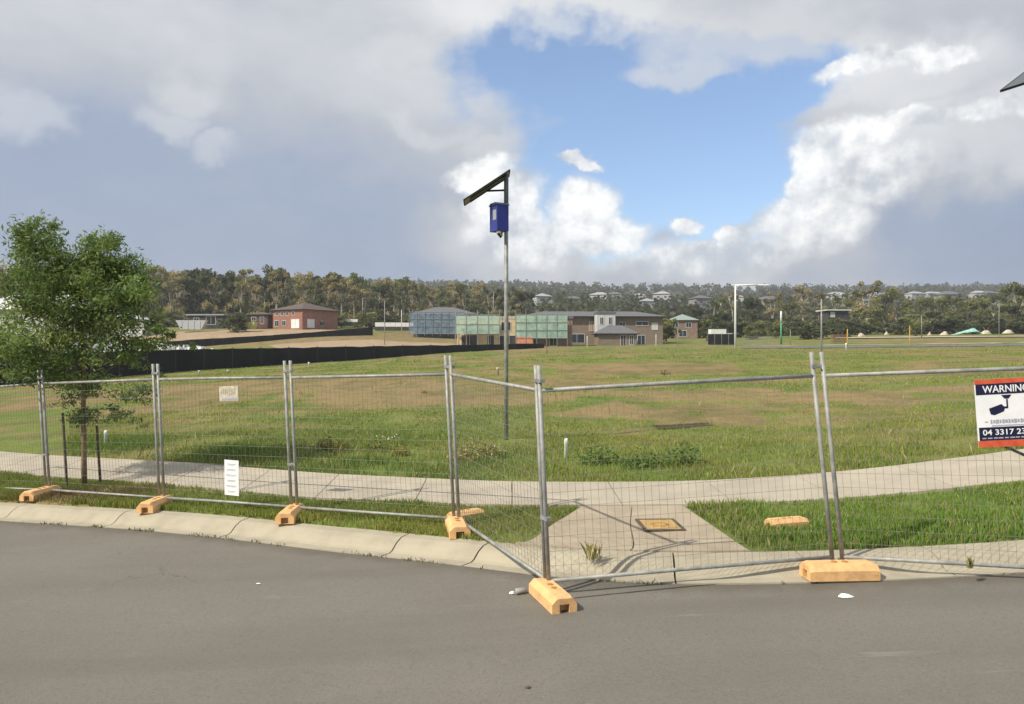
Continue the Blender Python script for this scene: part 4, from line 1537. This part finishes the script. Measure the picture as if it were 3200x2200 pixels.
def house(name, label, pos, rz, w, d, h, rh, wall, roof, over=.5, flat=False, wins=(), cat='house', ridge=None):
    """front face at local y=0 facing -y, x from 0 to w; wins: (face, x, z, w, h[, material])"""
    r = thing(name, label, cat, pos, rz)
    MB().box((w / 2, d / 2, h / 2 - .5), (w, d, h + 1)).build('wall', wall, r)
    e0 = h + .003
    x0, x1, y0, y1 = -over, w + over, -over, d + over
    if flat:
        m = MB().box((w / 2, d / 2, e0 + rh / 2), (w + 2 * over, d + 2 * over, rh))
        m.build('roof', roof, r)
    else:
        s = min(x1 - x0, y1 - y0) / 2
        if (x1 - x0) >= (y1 - y0):
            ra, rb = (x0 + s, (y0 + y1) / 2), (x1 - s, (y0 + y1) / 2)
        else:
            ra, rb = ((x0 + x1) / 2, y0 + s), ((x0 + x1) / 2, y1 - s)
        vs = [(x0, y0, e0), (x1, y0, e0), (x1, y1, e0), (x0, y1, e0), (x0, y0, e0 + .18), (x1, y0, e0 + .18), (x1, y1, e0 + .18), (x0, y1, e0 + .18), (*ra, e0 + rh), (*rb, e0 + rh)]
        fs = [(3, 2, 1, 0), (0, 1, 5, 4), (1, 2, 6, 5), (2, 3, 7, 6), (3, 0, 4, 7)]
        if (x1 - x0) >= (y1 - y0):
            fs += [(4, 5, 9, 8), (5, 6, 9), (6, 7, 8, 9), (7, 4, 8)]
        else:
            fs += [(4, 5, 8), (5, 6, 9, 8), (6, 7, 9), (7, 4, 8, 9)]
        ro = MB().add(vs, fs).build('roof', roof, r)
        m = MB()
        for (a, c_) in (((x0, y0 - .06), (x1, y0 - .06)), ((x0 - .06, y0), (x0 - .06, y1)), ((x1 + .06, y0), (x1 + .06, y1))):
            m.tube([(*a, e0 + .12), (*c_, e0 + .12)], .06, 6)
        m.build('gutter', darkw, ro)
    for wdef in wins:
        face, x, z, ww, wh = wdef[:5]
        gm_ = wdef[5] if len(wdef) > 5 else glassm
        nm = wdef[6] if len(wdef) > 6 else 'window'
        if face == 'f':
            c_, sz, fr = (x, -.03, z), (ww, .06, wh), [((x, -.04, z + wh / 2 + .05), (ww + .2, .09, .1)), ((x, -.04, z - wh / 2 - .05), (ww + .2, .09, .1)), ((x - ww / 2 - .05, -.04, z), (.1, .09, wh)), ((x + ww / 2 + .05, -.04, z), (.1, .09, wh)), ((x, -.05, z), (.06, .1, wh))]
        else:
            X_ = w if face == 'r' else 0
            sg_ = 1 if face == 'r' else -1
            c_, sz, fr = (X_ + sg_ * .03, x, z), (.06, ww, wh), [((X_ + sg_ * .04, x, z + wh / 2 + .05), (.09, ww + .2, .1)), ((X_ + sg_ * .04, x, z - wh / 2 - .05), (.09, ww + .2, .1)), ((X_ + sg_ * .05, x, z), (.1, .06, wh))]
        wo_ = MB().box(c_, sz).build(nm, gm_, r)
        m = MB()
        for cc, ss in fr:
            m.box(cc, ss)
        m.build('frame', framem, wo_)
    return r


def hpos(px, d, py=None):
    x = (px - 1600) / FPX * d
    return Vector((x, d, gz(x, d) if py is None else EYE - (py - 1100) / FPX * d))


# red brick two-storey house seen on its corner at px 960
dR = 205
cpos = hpos(945, dR, 1026)
wlen, dlen = 11.5, 13.0
ang = R(-32)
dirx = Vector((math.cos(ang), math.sin(ang), 0))
house('brick_house', 'red brick two storey house with brown hip roof before the wood', cpos - dirx * wlen, ang, wlen, dlen, 5.0, 2.3, redbrick, brownroof, .6,
      wins=[('f', 1.6, 4.1, 1.0, .9), ('f', 3.6, 4.1, 1.0, .9), ('f', 5.6, 4.1, 1.0, .9), ('f', 7.9, 4.1, 1.0, .9), ('f', 1.6, 1.5, 1.6, 1.5), ('f', 4.4, 1.5, 1.4, 1.3), ('f', 8.8, 1.3, 3.0, 2.3, whitew, 'garage_door'), ('r', 3.0, 1.4, 2.6, 2.2, whitew, 'garage_door'), ('r', 7.0, 1.5, 1.2, 1.2)])
house('brick_wing', 'low dark brick building joined left of the red brick house', hpos(772, 212, 1014), R(-8), 6.0, 6, 2.6, 1.0, mat('dark_brick', (.12, .065, .05), .9, .2, 1), brownroof, .4, wins=[('f', 2, 1.5, 1.2, 1.0), ('f', 4.4, 1.2, 1.0, 2.0, darkw, 'door')])
house('carport_shed', 'dark open shed with pale flat roof left of the dark bush', hpos(588, 215, 1016), R(-4), 10, 5, 2.7, .35, darkw, mat('shed_roof', (.34, .35, .36), .6, .1), .5, flat=True, cat='shed', wins=[('f', 6.6, 1.3, 2.6, 2.2, blackm, 'opening'), ('f', 2.4, 1.4, 1.4, 1.2)])


def skip(name, label, pos, rz, w, d, h, m, rim):
    r = thing(name, label, 'skip bin', pos, rz)
    mb = MB()
    vs = [(-w * .34, -d / 2, 0), (w * .34, -d / 2, 0), (w * .34, d / 2, 0), (-w * .34, d / 2, 0), (-w / 2, -d / 2, h), (w / 2, -d / 2, h), (w / 2, d / 2, h), (-w / 2, d / 2, h)]
    inn = [(x * .92, y * .92, z + (.12 if z == 0 else 0)) for x, y, z in vs]
    mb.add(vs + inn, [(0, 1, 5, 4), (1, 2, 6, 5), (2, 3, 7, 6), (3, 0, 4, 7), (3, 2, 1, 0), (12, 13, 9, 8), (13, 14, 10, 9), (14, 15, 11, 10), (15, 12, 8, 11), (8, 9, 10, 11), (4, 5, 13, 12), (5, 6, 14, 13), (6, 7, 15, 14), (7, 4, 12, 15)])
    mb.build('bin_body', m, r)
    rb = MB()
    for x in (-.3, -.1, .1, .3):
        rb.box((x * w, -d / 2 - .04, h * .5), (.1, .08, h * .9))
    rb.build('rib', rim, r)
    return r


skip('skip_bin', 'pale grey skip bin beside the dark shed', hpos(600, 200, 1030), R(8), 7.5, 2.4, 2.4, mat('pale_steel', (.50, .52, .52), .6, .12), framem)
skip('skip_bin', 'small lime green skip bin left of the red brick house', hpos(783, 196, 1028), R(-5), 3.0, 2.0, 1.7, mat('lime_steel', (.42, .45, .14), .6, .15), mat('lime_rib', (.34, .38, .1), .6, .1))
# pale roofed house behind the young tree
house('pale_house', 'white roofed house seen through the young tree', hpos(-120, 150, 1070), R(-6), 24, 12, 6.2, 3.4, paleren, paleroof, .6, wins=[('f', 5, 4.4, 2, 1.3), ('f', 12, 4.4, 2, 1.3), ('f', 19, 4.4, 2, 1.3), ('f', 8, 1.4, 2, 1.4), ('f', 16, 1.4, 3, 2.2, framem, 'garage_door')])
house('white_shed', 'white shed right of the white roofed house behind the young tree', hpos(330, 190, 1040), R(6), 9, 7, 3.2, 1.8, whitew, paleroof, .3, cat='shed', wins=[('f', 2, 1.5, 1.4, 1.2), ('f', 6.2, 1.3, 2.6, 2.4, framem, 'roller_door')])
# rubble pile
rp = hit(430, 1099, 70)
m = MB()
for q in range(170):
    x, y = random.gauss(0, 4.8), random.gauss(0, 1.6)
    z = .75 * math.exp(-(x / 5.5) ** 2 - (y / 1.8) ** 2) + random.uniform(-.1, .35)
    s = random.uniform(.18, .6)
    m.box((x, y, z), (s * random.uniform(.7, 2.2), s, s * .6), random.uniform(0, 3.1), random.uniform(0, .35))
o = m.build('rubble_heap', whitew); o.location = (rp.x, 88, gz(rp.x, 88) + .9)
o.location = at(430, 1098, 86)
tag(o, 'heap of broken white rubble above the black fence behind the young tree', 'rubble', kind='stuff')
# long white wall strips beyond the far black fence
for px0, px1, py, d, hh_, lb in ((1052, 1118, 1003, 225, .8, 'low white wall right of the red brick house'), (1172, 1300, 1018, 205, 1.1, 'pale site hoarding left of the blue scaffold')):
    a, c_ = at(px0, py, d), at(px1, py + 1, d)
    r = thing('low_wall', lb, 'wall', a)
    nseg = 4
    for q in range(nseg):
        p_, q_ = a.lerp(c_, q / nseg), a.lerp(c_, (q + 1) / nseg)
        MB().box(((p_ + q_) / 2 + Vector((0, 0, hh_ / 2 - .2))), ((q_ - p_).length - .05, .15, hh_)).build('wall_panel', whitew, r, off=a)
    MB().box(((a + c_) / 2 + Vector((0, 0, -.7))), ((c_ - a).length, .13, 1.2)).build('plinth', darkw, r, off=a)

# scaffolded houses
bluenet = netmat('blue_netting', (.27, .38, .48), .36)
greennet = netmat('green_netting', (.42, .60, .50), .46)


def scaffold(root, x0, x1, y, z0, z1, m_net, bays, lifts, side=None):
    for i in range(bays + 1):
        x = x0 + (x1 - x0) * i / bays
        for yy in (y, y - .9):
            MB().tube([(x, yy, z0 - .5 if z0 < 1 else 0), (x, yy, z1 + .9)], .045, 5).build('standard', galv, root)
    for j in range(lifts + 1):
        z = z0 + (z1 - z0) * j / lifts
        MB().tube([(x0, y - .9, z), (x1, y - .9, z)], .045, 5).build('ledger', galv, root)
        if j < lifts:
            MB().box(((x0 + x1) / 2, y - .45, z), (x1 - x0, .85, .06)).build('deck', galv_dark, root)
    for i in range(bays):
        a, c_ = x0 + (x1 - x0) * i / bays, x0 + (x1 - x0) * (i + 1) / bays
        MB().box(((a + c_) / 2, y - .82, (z0 + z1) / 2), (c_ - a - .06, .02, z1 - z0)).build('net_panel', m_net, root)


pb = hpos(1292, 190, 1046)
hb_ = house('scaffolded_house', 'grey roofed house under construction wrapped in blue netting', pb, R(4), 15, 10, 5.0, 2.1, mat('dark_grey_wall', (.13, .14, .16), .9, .25, .7), greyroof, .8,  # plain dark grey wall colour behind the netting
            wins=[('f', 2.5, 3.9, 1.6, 1.2), ('f', 6.5, 3.9, 1.6, 1.2), ('f', 11, 3.9, 2.2, 1.2), ('f', 3, 1.3, 2, 1.6), ('f', 9, 1.3, 2.4, 1.8)])
scaffold(hb_, -1.0, 12.5, -.5, .2, 5.6, bluenet, 7, 3)
pg = hpos(1428, 150, 1084)
hg = house('scaffolded_house', 'half built cream house with green netted scaffold upstairs', pg, R(-3), 15, 9, 5.4, .6, creamw, mat('frame_top', (.42, .40, .30), .9, .2), .05, flat=True,
           wins=[('f', 2.5, 1.2, 3.2, 2.2, darkw, 'opening'), ('f', 6.6, 1.2, 1.3, 2.1, darkw, 'opening'), ('f', 10.2, 1.2, 3.6, 2.0, darkw, 'opening'), ('f', 9.6, 4.0, 1.8, 1.6, darkw, 'opening'), ('f', 3.4, 4.0, 1.6, 1.4, darkw, 'opening')])
scaffold(hg, -.2, 8.4, -.4, 2.5, 6.2, greennet, 4, 2)
MB().box((13.2, -.35, 1.3), (3.2, .5, 1.3)).build('brick_stack', mat('salmon_brick', (.55, .24, .15), .9, .2, 2), hg)
hg2 = house('scaffolded_house', 'brick house end wrapped in green netting left of the tan house', hpos(1625, 150, 1083), R(-3), 10.2, 8, 5.4, .5, tanbrick, greyroof, .2, flat=True,
            wins=[('f', 2.2, 1.2, 2.2, 2.0, darkw, 'opening'), ('f', 6.5, 1.2, 1.4, 2.0, darkw, 'opening'), ('f', 3, 4, 1.8, 1.4), ('f', 7.2, 4, 1.8, 1.4)])
scaffold(hg2, -.8, 9.2, -.4, 1.6, 6.2, greennet, 5, 3)
# tan brick houses
house('tan_brick_house', 'long tan brick house with grey roof right of the green scaffold', hpos(1632, 168, 1082), R(2), 31.0, 10, 6.4, 1.5, tanbrick, greyroof, .9,
      wins=[('f', 12.0, 1.7, 3.2, 1.9), ('f', 15.2, 4.4, .9, 2.0, mat('pink_render', (.42, .25, .20), .8, .1)), ('f', 3, 4.5, 1.5, 1.2), ('f', 8, 4.5, 1.5, 1.2), ('f', 22.0, 4.6, 1.2, 1.3), ('f', 26.4, 5.0, 2.6, .8), ('f', 24.2, 1.5, 1.0, 2.2, paleren, 'door'), ('f', 26.2, 1.4, 1.6, 2.0), ('f', 29.2, 4.4, 1.2, 1.4, paleren)])
house('white_gable_house', 'pale rendered upper storey with two dark windows in the row', hpos(1866, 163, 1082), R(2), 3.9, 4, 6.9, .4, paleren, greyroof, .15, flat=True, wins=[('f', .95, 5.4, .6, 1.4), ('f', 2.8, 5.4, .6, 1.4)])
house('porch', 'single storey porch with dark hip roof before the pale storey', hpos(1868, 156, 1083), R(2), 8.0, 5.0, 2.5, 1.9, tanbrick, greyroof, .5, wins=[('f', 5.2, 1.2, 1.0, 2.2, darkw, 'door'), ('f', 6.9, 1.3, .7, 1.8, darkw, 'opening')])
house('grey_house', 'small brown and grey house beyond the right end of the row', hpos(2088, 215, 1056), R(-10), 8, 8, 4.8, 2.0, mat('brown_brick', (.22, .15, .12), .9, .2, 1), mat('green_grey_roof', (.26, .31, .29), .8, .1), .5, wins=[('f', 2, 3.6, 1.4, 1.2), ('f', 5.6, 3.6, 1.4, 1.2), ('f', 4, 1.2, 2, 1.6)])
house('dark_house', 'dark house with pale eaves behind trees at right', hpos(2588, 230, 1025), R(4), 6.2, 6, 5.2, .35, darkw, paleroof, .7, flat=True, wins=[('f', 1.4, 4.0, 1.2, 1.4, paleren), ('f', 4.4, 1.3, 2.4, 2.0)])
# site screens beside the lamp post
r = thing('screen_fence', 'black screened site fence left of the white lamp post', 'fence', hpos(2212, 150, 1078))
for q in range(4):
    MB().box((.65 + q * 1.36, 0, 1.1), (1.30, .06, 2.1)).build('screen_panel', blackcloth, r)
    MB().tube([(q * 1.36, 0, -.3), (q * 1.36, 0, 2.3)], .04, 6).build('post', galv, r)
r = thing('mesh_fence', 'grey wire site fence right of the white lamp post', 'fence', hpos(2318, 150, 1080))
for q in range(5):
    m = MB()
    for j in range(5):
        m.tube([(q * 1.3 + .05, 0, .2 + j * .38), (q * 1.3 + 1.25, 0, .2 + j * .38)], .025, 4)
    for j in range(5):
        m.tube([(q * 1.3 + .05 + j * .3, 0, .1), (q * 1.3 + .05 + j * .3, 0, 1.75)], .02, 4)
    m.build('fence_panel', galv, r)
tk = thing('box_truck', 'white box truck body behind the black screen', 'truck', hpos(2222, 165, 1070), R(3))
MB().box((1.7, 1.1, 2.0), (3.3, 2.1, 1.7)).build('cargo_box', whitew, tk)
MB().prism([(.15, .6), (2.05, .6), (2.05, 2.0), (.15, 2.0)], 3.5, 4.7).build('cab', paleren, tk)
for x in (.7, 2.4, 4.1):
    for y in (.15, 2.05):
        MB().tube([(x, y - .1, .45), (x, y + .1, .45)], .45, 12).build('wheel', blackm, tk)


# lamp posts and poles
def lamp(name, label, px, by, ty, d, arm, r, m=galv, cat='lamp post', both=0.0):
    p_ = at(px, by, d)
    H = (by - ty) * d / FPX
    o_ = thing(name, label, cat, p_)
    MB().tube([(0, 0, -1), (0, 0, H * .5), (0, 0, H)], [r, r * .85, r * .7], 8).build('pole', m, o_, True)
    if arm:
        A_ = arm * d / FPX
        MB().tube([(0, 0, H - .05), (A_ * .5, 0, H + .03), (A_ * .72, 0, H + .04)], [r * .8, r * .7, r * .6], 6).build('arm', m, o_, True)
        if both:
            MB().tube([(0, 0, H - .03), (-both * d / FPX, 0, H)], r * .6, 6).build('arm_stub', m, o_)
        hd = MB().prism([(-.16, 0), (.16, 0), (.10, .14), (-.10, .14)], A_ * .68, A_)
        hd.v = [(x, y, z + H - .03) for x, y, z in hd.v]
        hd.build('lamp_head', m, o_)
    return o_


lamp('street_lamp', 'white street lamp with long arm before the distant trees', 2298, 1076, 891, 108, 102, .16, whitew, both=12)
lamp('street_lamp', 'grey street lamp with short left arm at right', 2880, 1040, 985, 150, -50, .09, galv)
lamp('street_lamp', 'slim street lamp near the right edge among trees', 3122, 1040, 946, 190, -14, .09, galv)
lamp('street_lamp', 'slim pole lamp between brick house and blue scaffold', 1133, 1002, 932, 230, 10, .12, galv)
lamp('light_pole', 'slim pale pole standing over the bare soil left of the blue scaffold', 1202, 1078, 940, 150, 0, .09, galv, 'pole')
lamp('light_pole', 'pale pole rising behind the right double posts', 2567, 1105, 935, 75, 0, .09, galv, 'pole')
lamp('power_pole', 'slim pole behind the camera pole in the wood', 1542, 1000, 915, 260, 0, .14, galv, 'pole')
lamp('sign_post', 'thin dark post standing on the crest right of the camera pole', 1709, 1112, 1052, 80, 0, .035, stakem, 'post')
gp = lamp('survey_pole', 'green post with white top beyond the grey site fence', 2441, 1062, 1005, 150, 0, .20, mat('green_paint', (.10, .34, .17), .6, .1), 'post')
MB().tube([(0, 0, 3.4), (0, 0, 5.6)], [.22, .16], 8).build('white_top', whitew, gp, True)
lamp('yellow_post', 'yellow post beside the white peg by the far road', 2648, 1072, 1028, 125, 0, .09, mat('yellow_paint', (.62, .38, .06), .6, .1), 'post')
lamp('yellow_post', 'single yellow post on the grassy bank at right', 2843, 1082, 1018, 118, 0, .075, MATS['yellow_paint'], 'post')
for px, py, ty, lb in ((1835, 1082, 1050, 'pale verge post before the porch'), (2050, 1080, 1045, 'pale post at the right end of the tan house'), (2118, 1078, 1025, 'slim post before the small brown house'), (2470, 1066, 1030, 'grey post right of the green and white post'), (1255, 1016, 968, 'thin pole before the pale hoarding')):
    lamp('verge_post', lb, px, py, ty, 140, 0, .07, whitew if 'pale' in lb else galv, 'post')

# timber crate stack
ck = thing('timber_stack', 'brown timber stack behind the right double posts', 'timber', hpos(2600, 150, 1076), R(2))
for q in range(6):
    MB().box((1.4, 0, .2 + q * .32), (2.9 - .1 * (q % 2), 1.2, .22)).build('timber_layer', mat('timber', (.20, .13, .075), .85, .25, 3), ck)
# teal sheet over spoil
tq = hpos(3020, 170, 1046)
vs = []; fs = []
nx_, ny_ = 12, 5
for i in range(nx_ + 1):
    for j in range(ny_ + 1):
        x = -3.0 + 6.2 * i / nx_; y = -1.0 + 2 * j / ny_
        z = 1.5 * np.interp(i / nx_, [0, .35, .75, 1], [.02, .55, 1.0, .2]) * (1 - .5 * (2 * j / ny_ - 1) ** 2) + random.uniform(-.06, .06)
        vs.append((x, y, z))
for i in range(nx_):
    for j in range(ny_):
        a = i * (ny_ + 1) + j
        fs.append((a, a + ny_ + 1, a + ny_ + 2, a + 1))
o = MB().add(vs, fs).build('teal_tarpaulin', mat('teal_sheet', (.28, .52, .46), .5, .15, 1.5), None, True)
o.location = tq
tag(o, 'teal tarpaulin draped over a heap on the right bank', 'tarpaulin')
# pale heaps and bags along the right bank
for q, (px, py, w_) in enumerate([(2690, 1048, 28), (2770, 1042, 14), (2905, 1044, 14), (2950, 1043, 30), (3080, 1040, 40), (3150, 1038, 40)]):
    d = 180
    s = w_ * d / FPX
    where = ['left of the small green tree', 'beneath the tall thin gum', 'right of the lamp post', 'left of the teal tarpaulin', 'right of the teal tarpaulin', 'near the right edge'][q]
    o = crumple('sand_heap', 'pale sand heap ' + where, at(px, py + 4, d), s, s * .6, .9, mat('pale_sand', (.52, .46, .36), .9, .15, 1), 20 + q)
    o['category'] = 'heap'

# far road and its kerb on the right
for nm, dA, dB, m_, kk, zz in (('far_road', 104, 124, fartar, 'grey far road crossing the right of the lot', .06), ('far_kerb', 124.2, 126.2, mat('far_kerb', (.50, .45, .34), .9, .1, .5), 'pale kerb beyond the far road', .20), ('far_track', 186, 192, MATS['far_kerb'], 'pale concrete strip along the right bank', .25)):
    us = np.linspace(.30 if nm != 'far_track' else .42, 1.05, 40)
    V = []; F = []
    for i, u_ in enumerate(us):
        for dd in np.linspace(dA, dB, 5):
            V.append((u_ * dd, dd, gz(u_ * dd, dd) + zz))
    for i in range(len(us) - 1):
        for j in range(4):
            a = i * 5 + j
            F.append((a, a + 5, a + 6, a + 1))
    tag(link(nm, npmesh(nm, np.array(V), np.array(F)), m_, smooth=True), kk, None, kind='structure')
# bare soil spread between the two black fences and round the far houses
for nm, lb, poly, lift in (('bare_soil', 'reddish bare soil between the two black fences', [(-.30, 120), (-.10, 116), (-.03, 128), (-.05, 160), (-.18, 172), (-.31, 160)], .12),
                           ('bare_soil', 'pale bare soil before the red brick house', [(-.52, 165), (-.32, 172), (-.20, 190), (-.20, 208), (-.36, 206), (-.55, 200)], .15)):
    c0 = (sum(q[0] * q[1] for q in poly) / len(poly), sum(q[1] for q in poly) / len(poly))
    V = [(c0[0], c0[1], gz(*c0) + lift + .1)]; F = []
    N_ = 48; RN = 8
    ring = []
    for i in range(N_):
        t_ = i / N_ * len(poly); a = int(t_); f = t_ - a
        u_ = poly[a][0] * (1 - f) + poly[(a + 1) % len(poly)][0] * f; y_ = poly[a][1] * (1 - f) + poly[(a + 1) % len(poly)][1] * f
        k_ = random.uniform(.93, 1.07)
        ring.append((c0[0] + (u_ * y_ - c0[0]) * k_, c0[1] + (y_ - c0[1]) * k_))
    for r_ in range(1, RN + 1):
        for (x, y) in ring:
            s = r_ / RN
            xx_, yy_ = c0[0] + (x - c0[0]) * s, c0[1] + (y - c0[1]) * s
            V.append((xx_, yy_, gz(xx_, yy_) + lift * (1.15 - s) + .02 + (fbm(np.array([xx_ * .4]), np.array([yy_ * .4]), 2)[0] - .4) * .5 * (1 - s)))
    for i in range(N_):
        F.append((0, 1 + i, 1 + (i + 1) % N_, 1 + (i + 1) % N_))
    me = bpy.data.meshes.new(nm)
    fs_ = [(0, 1 + i, 1 + (i + 1) % N_) for i in range(N_)]
    for r_ in range(RN - 1):
        for i in range(N_):
            j = (i + 1) % N_
            fs_.append((1 + r_ * N_ + i, 1 + (r_ + 1) * N_ + i, 1 + (r_ + 1) * N_ + j, 1 + r_ * N_ + j))
    me.from_pydata(V, [], fs_)
    tag(link(nm, me, dirtm, smooth=True), lb, None, kind='structure')

# ------------------------------------------------------------------ houses on the far slopes
hillw = mat('hill_wall', (.42, .42, .40), .85, .1); hillg = mat('hill_grey', (.24, .23, .22), .85, .1); hillr = mat('hill_roof', (.34, .35, .36), .6, .1)
FH = [(1840, 520, 948, 13, 'w'), (1890, 540, 955, 12, 'g'), (1975, 560, 948, 10, 'w'), (2040, 520, 945, 12, 'w'), (2100, 560, 968, 14, 'g'), (2205, 420, 985, 12, 'w'), (2345, 420, 985, 9, 'g'),
      (2600, 640, 912, 16, 'w'), (2650, 660, 915, 15, 'g'), (2700, 640, 920, 13, 'w'), (2850, 640, 920, 14, 'w'), (2905, 660, 912, 20, 'w'), (2950, 640, 925, 16, 'g'), (3030, 660, 915, 14, 'w'), (3085, 640, 925, 15, 'g')]
for q in range(15):
    FH.append((1700 + q * 98 + random.uniform(-30, 30), random.uniform(380, 620), random.uniform(940, 985), random.uniform(9, 14), 'g' if q % 3 else 'w'))
FH.sort(key=lambda q: q[0])
for q, (px, d, py, w_, kk) in enumerate(FH):
    pos = at(px, py, d)
    pos.z = min(pos.z, gz(pos.x, pos.y) + 6)
    lm_ = min([(1640, 'above the green scaffold'), (1760, 'above the left end of the tan house'), (1900, 'above the pale upper storey'), (2060, 'above the right end of the tan house'), (2250, 'above the black screen'), (2400, 'right of the tall white lamp'), (2600, 'above the dark house'), (2740, 'behind the tallest thin gum'), (2890, 'above the small lamp at right'), (3020, 'above the teal tarpaulin'), (3140, 'near the right edge')], key=lambda z: abs(z[0] - px))
    seen_ = globals().setdefault('seen_', {})
    seen_[lm_[1]] = seen_.get(lm_[1], 0) + 1
    side = ['left', 'next', 'third', 'fourth', 'fifth'][seen_[lm_[1]] - 1]
    house('hillside_house', '%s tiny %s hillside house %s' % (side, 'white' if kk == 'w' else 'grey roofed', lm_[1]), pos, R(random.uniform(-25, 25)), w_, 9, 5.5, 2.2, hillw if kk == 'w' else hillg, hillr if kk == 'w' else greyroof, .4,
          wins=[('f', w_ * .3, 3.6, 1.6, 1.3), ('f', w_ * .7, 3.6, 1.6, 1.3)])['group'] = 'houses on the far slope'

# ------------------------------------------------------------------ air
hm = bpy.data.materials.new('haze_air')
hm.use_nodes = True
t = hm.node_tree
t.nodes.clear()
pv = t.nodes.new('ShaderNodeVolumePrincipled')
pv.inputs['Color'].default_value = (.88, .92, 1.0, 1)
pv.inputs['Density'].default_value = 0.00030
pv.inputs['Anisotropy'].default_value = 0.2
mo_ = t.nodes.new('ShaderNodeOutputMaterial')
t.links.new(pv.outputs[0], mo_.inputs['Volume'])
zlo = float(GZ.min()) - 1.0
hz = MB().box((0, 4450, (zlo + 150) / 2), (18400, 9300, 150 - zlo)).build('haze', hm)
tag(hz, 'thin pale haze in the air', None, kind='stuff')
